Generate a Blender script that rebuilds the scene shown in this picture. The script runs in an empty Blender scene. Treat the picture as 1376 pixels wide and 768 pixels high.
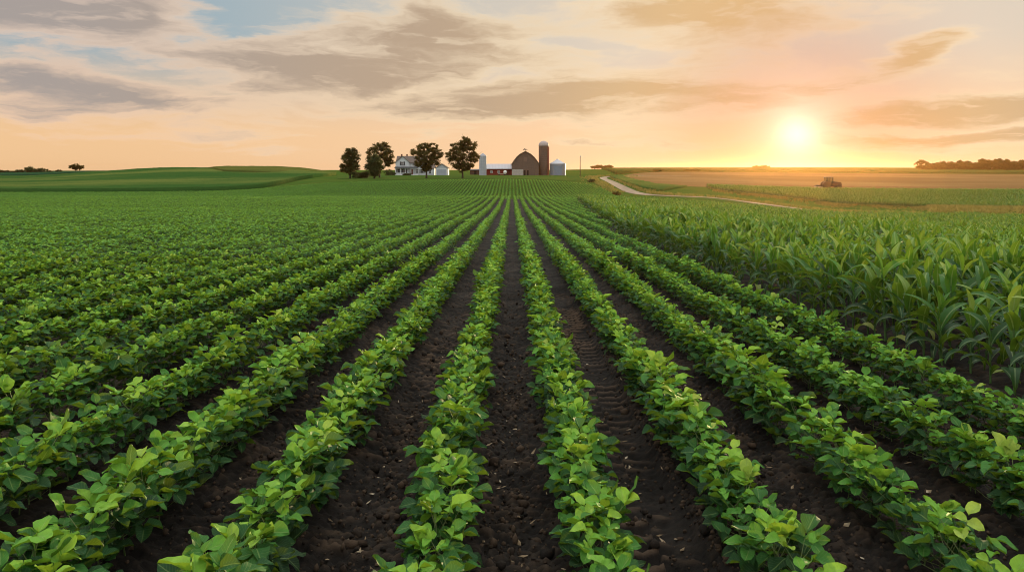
import bpy, math, random
import numpy as np
from mathutils import Vector, Matrix, Euler

# ------------------------------------------------------------------ basics
scene = bpy.context.scene
COL = scene.collection
rng = np.random.default_rng(11)
random.seed(5)
F = 1000.0            # focal length in the 1376-px frame
EYE = 1.80            # camera height over the soil
UC, VH = 688.0, 228.0  # principal column, horizon row
SUN_A = math.atan((1070 - UC) / F)
SUN_E = math.atan((VH - 180) / F * math.cos(SUN_A))
SUN_DIR = Vector((math.sin(SUN_A) * math.cos(SUN_E), math.cos(SUN_A) * math.cos(SUN_E), math.sin(SUN_E)))

def tag(o, label=None, cat=None, group=None, kind=None):
    if label: o['label'] = label
    if cat: o['category'] = cat
    if group: o['group'] = group
    if kind: o['kind'] = kind
    return o

def empty(name, loc, rz=0.0, scale=1.0):
    o = bpy.data.objects.new(name, None)
    COL.objects.link(o)
    o.location = loc
    o.rotation_euler = (0, 0, rz)
    o.scale = (scale,) * 3
    o.empty_display_size = 0.1
    return o

def link(name, me, parent=None, loc=None):
    o = bpy.data.objects.new(name, me)
    COL.objects.link(o)
    if parent is not None: o.parent = parent
    if loc is not None: o.location = loc
    return o

def copy_tree(o, parent=None):
    c = o.copy()
    COL.objects.link(c)
    if parent is not None: c.parent = parent
    for ch in list(o.children):
        copy_tree(ch, c)
    return c

def mesh_np(name, V, Q, mat=None, smooth=False, uv=None, attrs=None):
    """V (n,3), Q (m,3|4) arrays -> mesh; uv per vertex, attrs dict of per-vertex floats."""
    me = bpy.data.meshes.new(name)
    V = np.ascontiguousarray(V, np.float32); Q = np.ascontiguousarray(Q, np.int32)
    k = Q.shape[1]
    me.vertices.add(len(V)); me.vertices.foreach_set('co', V.ravel())
    me.loops.add(Q.size); me.loops.foreach_set('vertex_index', Q.ravel())
    me.polygons.add(len(Q))
    me.polygons.foreach_set('loop_start', np.arange(0, Q.size, k, dtype=np.int32))
    me.update(calc_edges=True)
    me.polygons.foreach_set('use_smooth', np.full(len(Q), smooth, dtype=bool))
    if uv is not None:
        l = me.uv_layers.new(name='UVMap')
        l.data.foreach_set('uv', np.ascontiguousarray(uv[Q.ravel()], np.float32).ravel())
    for n, a in (attrs or {}).items():
        at = me.attributes.new(n, 'FLOAT', 'POINT')
        at.data.foreach_set('value', np.ascontiguousarray(a, np.float32))
    if mat is not None: me.materials.append(mat)
    me.update()
    return me

class MB:
    """collects polygons of any size for one part"""
    def __init__(s): s.v = []; s.f = []
    def add(s, vs, fs):
        n = len(s.v); s.v += [tuple(p) for p in vs]; s.f += [tuple(i + n for i in f) for f in fs]
    def box(s, x0, x1, y0, y1, z0, z1):
        s.add([(x0,y0,z0),(x1,y0,z0),(x1,y1,z0),(x0,y1,z0),(x0,y0,z1),(x1,y0,z1),(x1,y1,z1),(x0,y1,z1)],
              [(0,3,2,1),(4,5,6,7),(0,1,5,4),(1,2,6,5),(2,3,7,6),(3,0,4,7)])
    def extr_y(s, pts, y0, y1):   # pts (x,z) counter-clockwise seen from -Y
        n = len(pts)
        s.add([(x,y0,z) for x,z in pts] + [(x,y1,z) for x,z in pts],
              [tuple(range(n)), tuple(range(2*n-1, n-1, -1))] + [(j, i, i+n, j+n) for i in range(n) for j in [(i+1) % n]])
    def extr_x(s, pts, x0, x1):   # pts (y,z)
        n = len(pts)
        s.add([(x0,y,z) for y,z in pts] + [(x1,y,z) for y,z in pts],
              [tuple(range(n-1,-1,-1)), tuple(range(n, 2*n))] + [(i, j, j+n, i+n) for i in range(n) for j in [(i+1) % n]])
    def lathe(s, prof, cx=0, cy=0, n=32, axis='z', a0=0, a1=2*math.pi):
        base = len(s.v)
        for r, h in prof:
            for i in range(n):
                t = 2*math.pi*i/n
                c, d = r*math.cos(t), r*math.sin(t)
                if axis == 'z': s.v.append((cx+c, cy+d, h))
                elif axis == 'y': s.v.append((cx+c, h, cy+d))
                else: s.v.append((h, cx+c, cy+d))
        for k in range(len(prof)-1):
            for i in range(n):
                j = (i+1) % n
                a, b = base+k*n, base+(k+1)*n
                s.f.append((a+i, a+j, b+j, b+i))
        s.f.append(tuple(base+i for i in range(n-1,-1,-1)))
        s.f.append(tuple(base+(len(prof)-1)*n+i for i in range(n)))
    def tube(s, pts, rad, n=7):
        base = len(s.v); m = len(pts); P = [Vector(p) for p in pts]
        for k in range(m):
            d = (P[min(k+1,m-1)] - P[max(k-1,0)]).normalized()
            a = d.cross(Vector((0.31,0.87,0.2))).normalized(); b = d.cross(a)
            for i in range(n):
                t = 2*math.pi*i/n
                s.v.append(tuple(P[k] + (a*math.cos(t)+b*math.sin(t))*rad[k]))
        for k in range(m-1):
            for i in range(n):
                j = (i+1) % n; q = base+k*n; w = q+n
                s.f.append((q+i, q+j, w+j, w+i))
        s.f.append(tuple(base+i for i in range(n-1,-1,-1))); s.f.append(tuple(base+(m-1)*n+i for i in range(n)))
    def build(s, name, mat, parent=None, smooth=False, bevel=0.0, loc=None):
        me = bpy.data.meshes.new(name); me.from_pydata(s.v, [], s.f)
        if smooth: me.polygons.foreach_set('use_smooth', [True]*len(me.polygons))
        me.materials.append(mat); me.update()
        o = link(name, me, parent, loc)
        if bevel > 0:
            m = o.modifiers.new('bevel', 'BEVEL'); m.width = bevel; m.segments = 2; m.limit_method = 'ANGLE'
        return o

# ------------------------------------------------------------------ node helpers
class NT:
    def __init__(s, nt): s.nt = nt; nt.nodes.clear()
    def n(s, t, **kw):
        x = s.nt.nodes.new(t)
        for k, v in kw.items(): setattr(x, k, v)
        return x
    def put(s, sock, v):
        if isinstance(v, bpy.types.NodeSocket): s.nt.links.new(v, sock)
        elif v is not None: sock.default_value = v
    def m(s, op, a, b=None, c=None, clamp=False):
        x = s.n('ShaderNodeMath', operation=op, use_clamp=clamp)
        for i, v in enumerate((a, b, c)):
            if v is not None: s.put(x.inputs[i], v)
        return x.outputs[0]
    def mix(s, f, a, b, blend='MIX'):
        x = s.n('ShaderNodeMix', data_type='RGBA', blend_type=blend)
        s.put(x.inputs[0], f)
        for i, v in ((6, a), (7, b)):
            s.put(x.inputs[i], v if isinstance(v, bpy.types.NodeSocket) else (*v, 1) if len(v) == 3 else v)
        return x.outputs[2]
    def ss(s, v, lo, hi, a=0.0, b=1.0):
        x = s.n('ShaderNodeMapRange', interpolation_type='SMOOTHSTEP', clamp=True)
        for i, q in enumerate((v, lo, hi, a, b)): s.put(x.inputs[i], q)
        return x.outputs[0]
    def noise(s, vec, scale, detail=4, rough=0.55, dist=0.0, w=None):
        x = s.n('ShaderNodeTexNoise')
        s.put(x.inputs['Vector'], vec)
        x.inputs['Scale'].default_value = scale; x.inputs['Detail'].default_value = detail
        x.inputs['Roughness'].default_value = rough; x.inputs['Distortion'].default_value = dist
        return x.outputs[0]
    def comb(s, x, y, z):
        q = s.n('ShaderNodeCombineXYZ')
        for i, v in enumerate((x, y, z)): s.put(q.inputs[i], v)
        return q.outputs[0]
    def sep(s, v):
        q = s.n('ShaderNodeSeparateXYZ'); s.put(q.inputs[0], v); return q.outputs
    def ramp(s, f, stops):
        x = s.n('ShaderNodeValToRGB'); e = x.color_ramp.elements
        while len(e) < len(stops): e.new(0.5)
        for el, (p, c) in zip(e, stops): el.position = p; el.color = (*c, 1)
        s.put(x.inputs[0], f); return x.outputs[0]
    def bump(s, h, strength=0.5, dist=0.02):
        x = s.n('ShaderNodeBump'); x.inputs['Strength'].default_value = strength; x.inputs['Distance'].default_value = dist
        s.put(x.inputs['Height'], h); return x.outputs[0]

def new_mat(name):
    m = bpy.data.materials.new(name); m.use_nodes = True
    return m, NT(m.node_tree)

def finish(t, color, rough=0.8, normal=None, spec=0.3, metal=0.0, transl=None, transl_col=None, coat=0.0):
    b = t.n('ShaderNodeBsdfPrincipled')
    t.put(b.inputs['Base Color'], color if isinstance(color, bpy.types.NodeSocket) else (*color, 1))
    t.put(b.inputs['Roughness'], rough); t.put(b.inputs['Specular IOR Level'], spec); b.inputs['Metallic'].default_value = metal
    if normal is not None: t.put(b.inputs['Normal'], normal)
    out = t.n('ShaderNodeOutputMaterial'); sh = b.outputs[0]
    if transl:
        tr = t.n('ShaderNodeBsdfTranslucent')
        t.put(tr.inputs['Color'], transl_col if isinstance(transl_col, bpy.types.NodeSocket) else (*transl_col, 1))
        if normal is not None: t.put(tr.inputs['Normal'], normal)
        mx = t.n('ShaderNodeMixShader'); mx.inputs[0].default_value = transl
        t.nt.links.new(sh, mx.inputs[1]); t.nt.links.new(tr.outputs[0], mx.inputs[2]); sh = mx.outputs[0]
    t.nt.links.new(sh, out.inputs[0])

def attr(t, n):
    x = t.n('ShaderNodeAttribute'); x.attribute_name = n; return x.outputs['Fac']

def plain(name, col, rough=0.75, var=0.18, scale=1.2, metal=0.0, spec=0.3, stripes=None, streak=True):
    """painted / weathered surface: noise blotches, faint vertical weathering, optional board lines (axis, pitch)"""
    m, t = new_mat(name)
    pos = t.n('ShaderNodeTexCoord').outputs['Object']
    n1 = t.noise(pos, scale, 5, 0.6)
    x, y, z = t.sep(pos)
    c = t.mix(n1, [q*(1-var) for q in col], [min(1, q*(1+var)) for q in col])
    if streak:
        n2 = t.noise(t.comb(t.m('MULTIPLY', x, 5.0), t.m('MULTIPLY', y, 5.0), t.m('MULTIPLY', z, 0.35)), 1.0, 4, 0.6)
        c = t.mix(t.ss(n2, 0.5, 0.75, 0, 0.35), c, [q*0.6 for q in col])
    nm = None
    if stripes:
        ax, pitch, st = stripes
        f = t.m('FRACT', t.m('MULTIPLY', {'x': x, 'y': y, 'z': z}[ax], 1.0/pitch))
        h = t.m('ABSOLUTE', t.m('SUBTRACT', f, 0.5))
        c = t.mix(t.ss(h, 0.40, 0.48, 0, 0.45), c, [q*0.45 for q in col])
        nm = t.bump(t.ss(h, 0.5, 0.38), st, 0.03)
    finish(t, c, rough, nm, spec, metal)
    return m

# ------------------------------------------------------------------ terrain
def cross(x):
    return 6.0*(1-np.exp(-np.maximum(x-4.0, 0)*0.06/6.0))

def z_near(x, y):
    y = np.asarray(y, float)
    return -0.026*np.minimum(y, 60) - 0.0142*np.clip(y-60, 0, 60) - cross(x)

DN = [130,150,170,195,230,300,400,600,900,1500,2300]
TAB = {
 -1.60: [272,267,261,257,252,245,240,236,232.5,231,229.6],
 -0.688:[271,266,261,256.5,251,244.5,240,236,232,230.5,229.3],
 -0.44: [271,265.5,260,254,246.5,235.5,227.3,228.6,229.6,229.5,229],
 -0.33: [271,264.5,258.5,252,244.5,235,227.6,228.6,229.4,229.2,228.8],
 -0.24: [271,263,255,247.5,240.5,235.5,231,229,228.8,228.6,228.4],
 0.0:   [271,263.5,253.5,243.2,239,235.5,233,230,229,228.6,228.3],
 0.12:  [271,265,258.5,250.0,243,236.3,231.5,228.5,227.3,228,228],
 0.25:  [268.5,265,261,255,247,239,234,230,226.9,228,228],
 0.33:  [275,270,265,258,250,242,236.5,231,226.8,228,228],
 0.45:  [284,278,270,261,253,244,238,231.8,226.8,228,228],
 0.688: [286,281,273,263,254,245,239,233,228.2,228.2,228],
 1.60:  [287,282,274,264,255,245,239,233,228.5,228.2,228],
}
def pchip(xk, yk, x):
    xk = np.asarray(xk, float); yk = np.asarray(yk, float)
    h = np.diff(xk); d = np.diff(yk)/h
    m = np.zeros(len(xk)); m[0] = d[0]; m[-1] = d[-1]
    for i in range(1, len(xk)-1):
        if d[i-1]*d[i] > 0:
            w1 = 2*h[i]+h[i-1]; w2 = h[i]+2*h[i-1]
            m[i] = (w1+w2)/(w1/d[i-1]+w2/d[i])
    i = np.clip(np.searchsorted(xk, x)-1, 0, len(xk)-2)
    t = (x-xk[i])/h[i]
    return ((1+2*t)*(1-t)**2*yk[i] + t*(1-t)**2*h[i]*m[i] + t*t*(3-2*t)*yk[i+1] + t*t*(t-1)*h[i]*m[i+1])
AS = np.array(sorted(TAB)); LD = np.linspace(math.log(50), math.log(2300), 500)
AG = np.linspace(-1.6, 1.6, 321)
_cols = []
for a in AS:
    dn = [50, 75, 100]; zz = [float(z_near(a*d, d)) for d in dn]
    dn = dn + DN; zz = zz + [EYE-(v-VH)/F*d for v, d in zip(TAB[float(a)], DN)]
    _cols.append(pchip(np.log(dn), zz, LD))
_cols = np.array(_cols)
GT = np.array([pchip(AS, _cols[:, k], AG) for k in range(len(LD))]).T   # (a, logD)

def ground_z(x, y):
    x = np.asarray(x, float); y = np.asarray(y, float)
    yy = np.maximum(y, 1.0)
    a = np.clip(x/yy, -1.6, 1.6); l = np.clip(np.log(yy), LD[0], LD[-1])
    fa = (a+1.6)/3.2*(len(AG)-1); fl = (l-LD[0])/(LD[-1]-LD[0])*(len(LD)-1)
    ia = np.clip(fa.astype(int), 0, len(AG)-2); il = np.clip(fl.astype(int), 0, len(LD)-2)
    ta = fa-ia; tl = fl-il
    zt = (GT[ia,il]*(1-ta)+GT[ia+1,il]*ta)*(1-tl) + (GT[ia,il+1]*(1-ta)+GT[ia+1,il+1]*ta)*tl
    t = np.clip((y-50)/35, 0, 1); t = t*t*(3-2*t)
    w = np.clip((np.abs(x)/np.maximum(y, 1)-1.2)/0.4, 0, 1)*np.clip((90-y)/60, 0, 1)
    t = t*(1-w)
    return z_near(np.minimum(x, 120), y)*(1-t) + zt*t

def gz(x, y): return float(ground_z(np.array([x]), np.array([y]))[0])
def at(u, D): 
    x = (u-UC)/F*D
    return Vector((x, D, gz(x, D)))

def hashn(ix, iy, seed):
    h = (ix.astype(np.int64)*374761393 + iy.astype(np.int64)*668265263 + seed*1442695041) & 0xffffffff
    h = ((h ^ (h >> 13))*1274126177) & 0xffffffff
    return ((h ^ (h >> 16)) & 0xffff)/65535.0
def vnoise(x, y, seed=0):
    ix = np.floor(x); iy = np.floor(y); fx = x-ix; fy = y-iy
    fx = fx*fx*(3-2*fx); fy = fy*fy*(3-2*fy)
    a = hashn(ix, iy, seed); b = hashn(ix+1, iy, seed); c = hashn(ix, iy+1, seed); d = hashn(ix+1, iy+1, seed)
    return a*(1-fx)*(1-fy)+b*fx*(1-fy)+c*(1-fx)*fy+d*fx*fy - 0.5

ROW = 0.76
def micro(x, y, want_relief_tone=False):
    """ridges under the rows, tyre tracks and clods of the tilled soil"""
    fade = np.clip((45-y)/30, 0, 1)
    ph = (x/ROW)  # furrow centres at integers, rows at half-integers
    rel = (ph-np.round(ph))*ROW            # distance from furrow centre
    tfade = np.clip((16-y)/6, 0, 1)
    z = 0.03*np.cos((np.abs(rel)/ROW*2-1)*math.pi)*1.0 
    k = np.round(ph)
    rib = 0*x
    wob = 0.02*vnoise(x*0+3.3, y*0.7, 9)
    for kk, amp in ((1, 0.064), (-1, 0.020), (-2, 0.012), (2, 0.010)):
        r = rel + wob
        tr = np.clip((0.235-np.abs(r))/0.05, 0, 1)*(k == kk)*tfade
        side = np.sign(r)
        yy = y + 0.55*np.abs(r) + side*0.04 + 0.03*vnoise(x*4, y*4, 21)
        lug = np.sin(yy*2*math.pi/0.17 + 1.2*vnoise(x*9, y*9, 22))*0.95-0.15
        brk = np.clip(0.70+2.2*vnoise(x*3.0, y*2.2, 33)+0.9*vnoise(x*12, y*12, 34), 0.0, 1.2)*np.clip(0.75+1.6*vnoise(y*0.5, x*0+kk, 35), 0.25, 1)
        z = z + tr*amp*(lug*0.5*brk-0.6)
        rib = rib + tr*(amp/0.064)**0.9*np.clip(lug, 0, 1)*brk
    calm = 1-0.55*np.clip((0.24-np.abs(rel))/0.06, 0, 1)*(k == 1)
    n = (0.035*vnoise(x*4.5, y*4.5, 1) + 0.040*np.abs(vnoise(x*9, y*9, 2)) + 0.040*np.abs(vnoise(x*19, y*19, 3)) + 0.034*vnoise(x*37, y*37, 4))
    if want_relief_tone: return np.clip(rib*1.0 + n*calm*10.0 + 0.02, 0, 1)*fade  # tone rises on ribs and bumps, as painted relief shading
    return (z + n*calm)*fade

def growlines(lim, step, start, g):
    v = [0.0]
    while v[-1] < lim:
        v.append(v[-1] + max(step, g*(v[-1]-start)))
    return np.array(v)
xs = growlines(2300, 0.0125, 1.4, 0.019); xs = np.concatenate([-xs[:0:-1], xs])
ys = 2.1 + growlines(9.0, 0.0125, 0.6, 0.0042)
ys = np.concatenate([ys, ys[-1] + growlines(2240, 0.04, -4.0, 0.0105)[1:]])
ys = np.concatenate([-np.array([400, 250, 150, 90, 60, 40, 26, 17, 11, 7, 4.5, 2.8, 1.6, 0.8, 0.2]), [0.3, 0.7, 1.0, 1.25, 1.5, 1.65, 1.8, 1.9, 2.0, 2.06], ys])
GX, GY = np.meshgrid(xs, ys)
gx, gy = GX.ravel(), GY.ravel()
gzv = ground_z(gx, gy)
gzv += np.where(gy < 60, micro(gx, gy), 0)
nx, ny = len(xs), len(ys)
I = (np.arange(ny-1)[:, None]*nx + np.arange(nx-1)[None, :]).ravel()
gq = np.stack([I, I+1, I+nx+1, I+nx], 1)
edge_n = 4*vnoise(gx*0.06, gy*0.06, 40)
soil = np.clip((111+edge_n-gy)/3, 0, 1)*np.clip((160-np.abs(gx))/10, 0, 1)
# right side: soil only under the maize
aa = gx/np.maximum(gy, 1)
dend = np.interp(aa, [0.06, 0.12, 0.25, 0.30, 0.38, 0.45, 0.55, 0.688, 1.2], [112, 110, 105, 97, 84, 82, 96, 106, 106])
soil *= np.where(aa > 0.06, np.clip((dend-gy)/2, 0, 1), 1)

# ------------------------------------------------------------------ materials
def mat_ground():
    m, t = new_mat('soil_and_turf')
    pos = t.n('ShaderNodeNewGeometry').outputs['Position']
    a = t.noise(pos, 1.3, 5, 0.6); b = t.noise(pos, 26, 6, 0.7); c3 = t.noise(pos, 140, 4, 0.7)
    so = t.mix(t.ss(a, 0.35, 0.7), (0.005, 0.0036, 0.0028), (0.010, 0.0068, 0.0052))
    so = t.mix(t.ss(attr(t, 'dry'), 0.08, 0.75), so, (0.075, 0.048, 0.031))  # pale crests, dark troughs: relief shading painted into the soil colour
    so = t.mix(t.ss(b, 0.45, 0.75, 0, 0.5), so, (0.030, 0.020, 0.0135))
    so = t.mix(t.ss(c3, 0.68, 0.82, 0, 0.5), so, (0.13, 0.10, 0.075))
    g1 = t.noise(pos, 0.05, 5, 0.6); g2 = t.noise(pos, 1.5, 4, 0.7)
    gr = t.mix(t.ss(g1, 0.3, 0.7), (0.040, 0.090, 0.016), (0.072, 0.105, 0.020))
    gr = t.mix(t.ss(g2, 0.4, 0.7, 0, 0.5), gr, (0.05, 0.085, 0.018))
    col = t.mix(attr(t, 'soil'), gr, so)
    h = t.m('ADD', t.m('MULTIPLY', b, 0.6), t.m('MULTIPLY', c3, 0.4))
    finish(t, col, t.ss(a, 0.3, 0.7, 0.95, 0.75), t.bump(h, 0.9, 0.02), t.m('MULTIPLY', attr(t, 'soil'), 0.2))
    return m

def leaf_mat(name, stops, tr_col, transl=0.24, rough=0.60, spec=0.20, kind='soy', rnd=0.13):
    m, t = new_mat(name)
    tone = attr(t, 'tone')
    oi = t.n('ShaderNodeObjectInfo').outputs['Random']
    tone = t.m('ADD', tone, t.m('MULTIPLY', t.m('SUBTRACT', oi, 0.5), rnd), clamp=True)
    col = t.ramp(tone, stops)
    uv = t.n('ShaderNodeUVMap').outputs[0]
    u, v, _ = t.sep(uv)
    nm = None
    au = t.m('ABSOLUTE', u)
    if kind == 'soy':
        mid = t.ss(au, 0.03, 0.10, 1, 0)
        saw = t.m('PINGPONG', t.m('SUBTRACT', t.m('MULTIPLY', v, 7.0), t.m('MULTIPLY', au, 2.2)), 0.5)
        side = t.ss(saw, 0.02, 0.10, 1, 0)
        vein = t.m('MAXIMUM', mid, t.m('MULTIPLY', side, 0.55))
        col = t.mix(t.m('MULTIPLY', vein, 0.42), col, (0.26, 0.36, 0.11))
        pos = t.n('ShaderNodeTexCoord').outputs['Object']
        bl = t.noise(pos, 60, 3, 0.6)
        col = t.mix(t.ss(bl, 0.35, 0.7, 0, 0.22), col, (0.03, 0.075, 0.018))
        nm = t.bump(t.m('ADD', t.m('MULTIPLY', vein, -0.7), t.m('MULTIPLY', bl, 0.5)), 0.5, 0.004)
    elif kind == 'maize':
        mid = t.ss(au, 0.05, 0.16, 1, 0)
        col = t.mix(t.m('MULTIPLY', mid, 0.5), col, (0.30, 0.38, 0.16))
        ln = t.m('PINGPONG', t.m('MULTIPLY', au, 6.0), 0.5)
        nm = t.bump(ln, 0.25, 0.003)
    tc = t.mix(0.55, col, tr_col)
    finish(t, col, rough, nm, spec, transl=transl, transl_col=tc)
    return m

M = {}
M['ground'] = mat_ground()
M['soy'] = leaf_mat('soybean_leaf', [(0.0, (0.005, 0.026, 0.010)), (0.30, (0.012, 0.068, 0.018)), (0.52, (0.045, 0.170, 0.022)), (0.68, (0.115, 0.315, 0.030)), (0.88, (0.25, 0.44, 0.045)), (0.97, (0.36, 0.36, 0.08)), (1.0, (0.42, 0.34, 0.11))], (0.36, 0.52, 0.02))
M['soystem'] = leaf_mat('soybean_stem', [(0.0, (0.10, 0.16, 0.05)), (1.0, (0.20, 0.24, 0.09))], (0.2, 0.25, 0.06), 0.15, 0.6, 0.3, 'stem')
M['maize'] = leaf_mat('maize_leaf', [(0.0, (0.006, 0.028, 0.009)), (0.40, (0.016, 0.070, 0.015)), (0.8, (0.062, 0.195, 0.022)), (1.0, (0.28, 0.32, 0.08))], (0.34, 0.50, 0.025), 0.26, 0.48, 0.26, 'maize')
M['maizestem'] = leaf_mat('maize_stalk', [(0.0, (0.05, 0.11, 0.03)), (1.0, (0.11, 0.19, 0.05))], (0.2, 0.25, 0.06), 0.1, 0.5, 0.35, 'stem')
M['crown'] = leaf_mat('tree_leaf', [(0.0, (0.020, 0.030, 0.009)), (0.5, (0.042, 0.055, 0.014)), (1.0, (0.10, 0.082, 0.020))], (0.42, 0.24, 0.035), 0.30, 0.55, 0.25, 'tree', 0.1)
M['shrub'] = leaf_mat('shrub_leaf', [(0.0, (0.016, 0.034, 0.012)), (0.5, (0.030, 0.055, 0.016)), (1.0, (0.07, 0.085, 0.022))], (0.28, 0.22, 0.04), 0.22, 0.6, 0.25, 'tree', 0.1)
M['drygrass'] = leaf_mat('dry_grass', [(0.0, (0.08, 0.115, 0.022)), (0.55, (0.20, 0.19, 0.05)), (1.0, (0.40, 0.33, 0.12))], (0.42, 0.33, 0.08), 0.4, 0.6, 0.2, 'grass')
M['bark'] = plain('bark', (0.055, 0.042, 0.032), 0.9, 0.4, 4)

ground_tone_x, ground_tone_y = gx, gy
ground = link('ground', mesh_np('ground', np.stack([gx, gy, gzv], 1), gq, M['ground'], True, attrs={'soil': soil, 'dry': np.where(ground_tone_y < 60, micro(ground_tone_x, ground_tone_y, True), 0.2)}))  # crest tone taken from the relief, standing in for its shading
tag(ground, 'dark tilled soil with furrows and a tyre track, turf beyond the crops', kind='structure')
del GX, GY, gx, gy, gzv, gq, I, soil, aa, dend, edge_n

# ------------------------------------------------------------------ leaves and crop plants
class LB:
    """collects leaf blades: verts, quads, uv, tone"""
    def __init__(s): s.V = []; s.Q = []; s.U = []; s.T = []; s.n = 0
    def grid(s, P, U, tone, nu, nv):
        q = []
        for j in range(nv-1):
            for i in range(nu-1):
                a = s.n + j*nu + i
                q.append((a, a+1, a+nu+1, a+nu))
        s.V.append(P); s.U.append(U); s.T.append(np.full(len(P), tone)); s.Q.append(np.array(q)); s.n += len(P)
    def mesh(s, name, mat):
        return mesh_np(name, np.concatenate(s.V), np.concatenate(s.Q), mat, True, np.concatenate(s.U), {'tone': np.concatenate(s.T)})
    def tube(s, pts, r0, r1, tone, n=5):
        pts = np.asarray(pts, float); m = len(pts); P = []
        for k in range(m):
            d = pts[min(k+1, m-1)]-pts[max(k-1, 0)]; d = d/(np.linalg.norm(d)+1e-9)
            a = np.cross(d, (0.3, 0.8, 0.25)); a /= np.linalg.norm(a); b = np.cross(d, a)
            r = r0+(r1-r0)*k/(m-1)
            for i in range(n+1):
                t = 2*math.pi*i/n; P.append(pts[k]+(a*math.cos(t)+b*math.sin(t))*r)
        s.grid(np.array(P), np.zeros((len(P), 2)), tone, n+1, m)

def frame(d, up):
    d = d/np.linalg.norm(d); x = np.cross(d, up); x /= (np.linalg.norm(x)+1e-9); z = np.cross(x, d)
    return x, d, z

def leaflet(lb, org, d, up, L, W, tone, fold=0.3, droop=0.25, cup=0.0, nu=5, nv=6, tw=0.0):
    x, y, z = frame(np.array(d, float), np.array(up, float))
    vs = np.linspace(0, 1, nv); us = np.linspace(-1, 1, nu)
    prof = np.sin(np.pi*np.clip(vs, 0, 1)**0.86)**0.62; prof[0] = 0.04; prof[-1] = 0.05
    P = []; U = []
    for j, v in enumerate(vs):
        w = W*0.5*prof[j]
        for u in us:
            zz = fold*abs(u)*w - droop*L*v*v + cup*w*(u*u) + 0.085*W*math.sin(7*v+3*u+tw)*(0.4+abs(u))
            P.append(np.array(org)+x*(u*w)+y*(L*v*(1-0.12*droop*v))+z*zz)
            U.append((u, v))
    lb.grid(np.array(P), np.array(U), tone, nu, nv)

def make_soy(r, lod=0):
    """one soybean plant: (stem mesh data, foliage mesh data)"""
    st, fo = LB(), LB()
    H = r.uniform(0.185, 0.245); lean = r.normal(0, 0.022, 2)
    axis = lambda h: np.array([lean[0]*h/H, lean[1]*h/H, h])
    if lod == 0: st.tube([axis(0)-(0, 0, 0.04), axis(H*0.5), axis(H)], 0.0045, 0.002, 0.3)
    nodes = 12 if lod == 0 else 8
    az = r.uniform(0, 6.28)
    for k in range(nodes):
        f = k/(nodes-1)
        h = H*(0.22+0.78*f**0.9)
        az += math.pi*0.5 + 0.9 + r.normal(0, 0.5)
        pl = (0.045+0.085*math.sin(math.pi*min(1, 0.28+0.60*f)))*r.uniform(0.8, 1.2)
        elev = r.uniform(0.15, 0.6) + 0.65*f
        o = axis(h)
        pd = np.array([math.cos(az)*math.cos(elev), math.sin(az)*math.cos(elev), math.sin(elev)])
        tip = o + pd*pl
        size = (0.080 if f < 0.82 else 0.066)*r.uniform(0.8, 1.22)*(0.85 if f < 0.15 else 1)
        if lod: size *= 1.22
        tone = float(np.clip(0.05+0.60*f+r.normal(0, 0.13), 0.0, 0.86))  # upper leaves younger and paler; lower ones darkened as painted canopy shade
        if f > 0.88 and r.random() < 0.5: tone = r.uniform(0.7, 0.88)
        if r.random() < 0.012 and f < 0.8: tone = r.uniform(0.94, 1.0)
        if lod == 0: st.tube([o, o+pd*pl*0.5-(0, 0, 0.006), tip], 0.0022, 0.0014, 0.7, 4)
        tilt = r.normal(0.06, 0.26) + (0.40 if f > 0.8 else 0)
        for j, off in enumerate((0.0, 1.35, -1.35)):
            a2 = az+off+r.normal(0, 0.16)
            el = tilt + r.normal(0, 0.20) - (0.10 if j else 0)
            d = np.array([math.cos(a2)*math.cos(el), math.sin(a2)*math.cos(el), math.sin(el)])
            up = np.array([r.normal(0, 0.25), r.normal(0, 0.25), 1.0])
            up += 0.30*np.array([-math.cos(az), -math.sin(az), 0])*(1 if f > 0.7 else -0.5)
            org = tip + (pd*0.022 if j == 0 else 0)
            L = size*(1.08 if j == 0 else 0.96)
            if lod == 0:
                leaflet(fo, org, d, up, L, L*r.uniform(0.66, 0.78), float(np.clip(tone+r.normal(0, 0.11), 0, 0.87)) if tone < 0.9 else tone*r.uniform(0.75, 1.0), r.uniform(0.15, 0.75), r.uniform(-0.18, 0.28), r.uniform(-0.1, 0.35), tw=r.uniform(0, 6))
            else:
                leaflet(fo, org, d, up, L, L*0.66, tone, 0.3, 0.2, nu=3, nv=3 if lod == 1 else 2) if lod == 1 else leaflet(fo, org, d, up, L*1.25, L*0.85, tone, 0.25, 0.2, nu=3, nv=3)
    return st, fo

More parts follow.
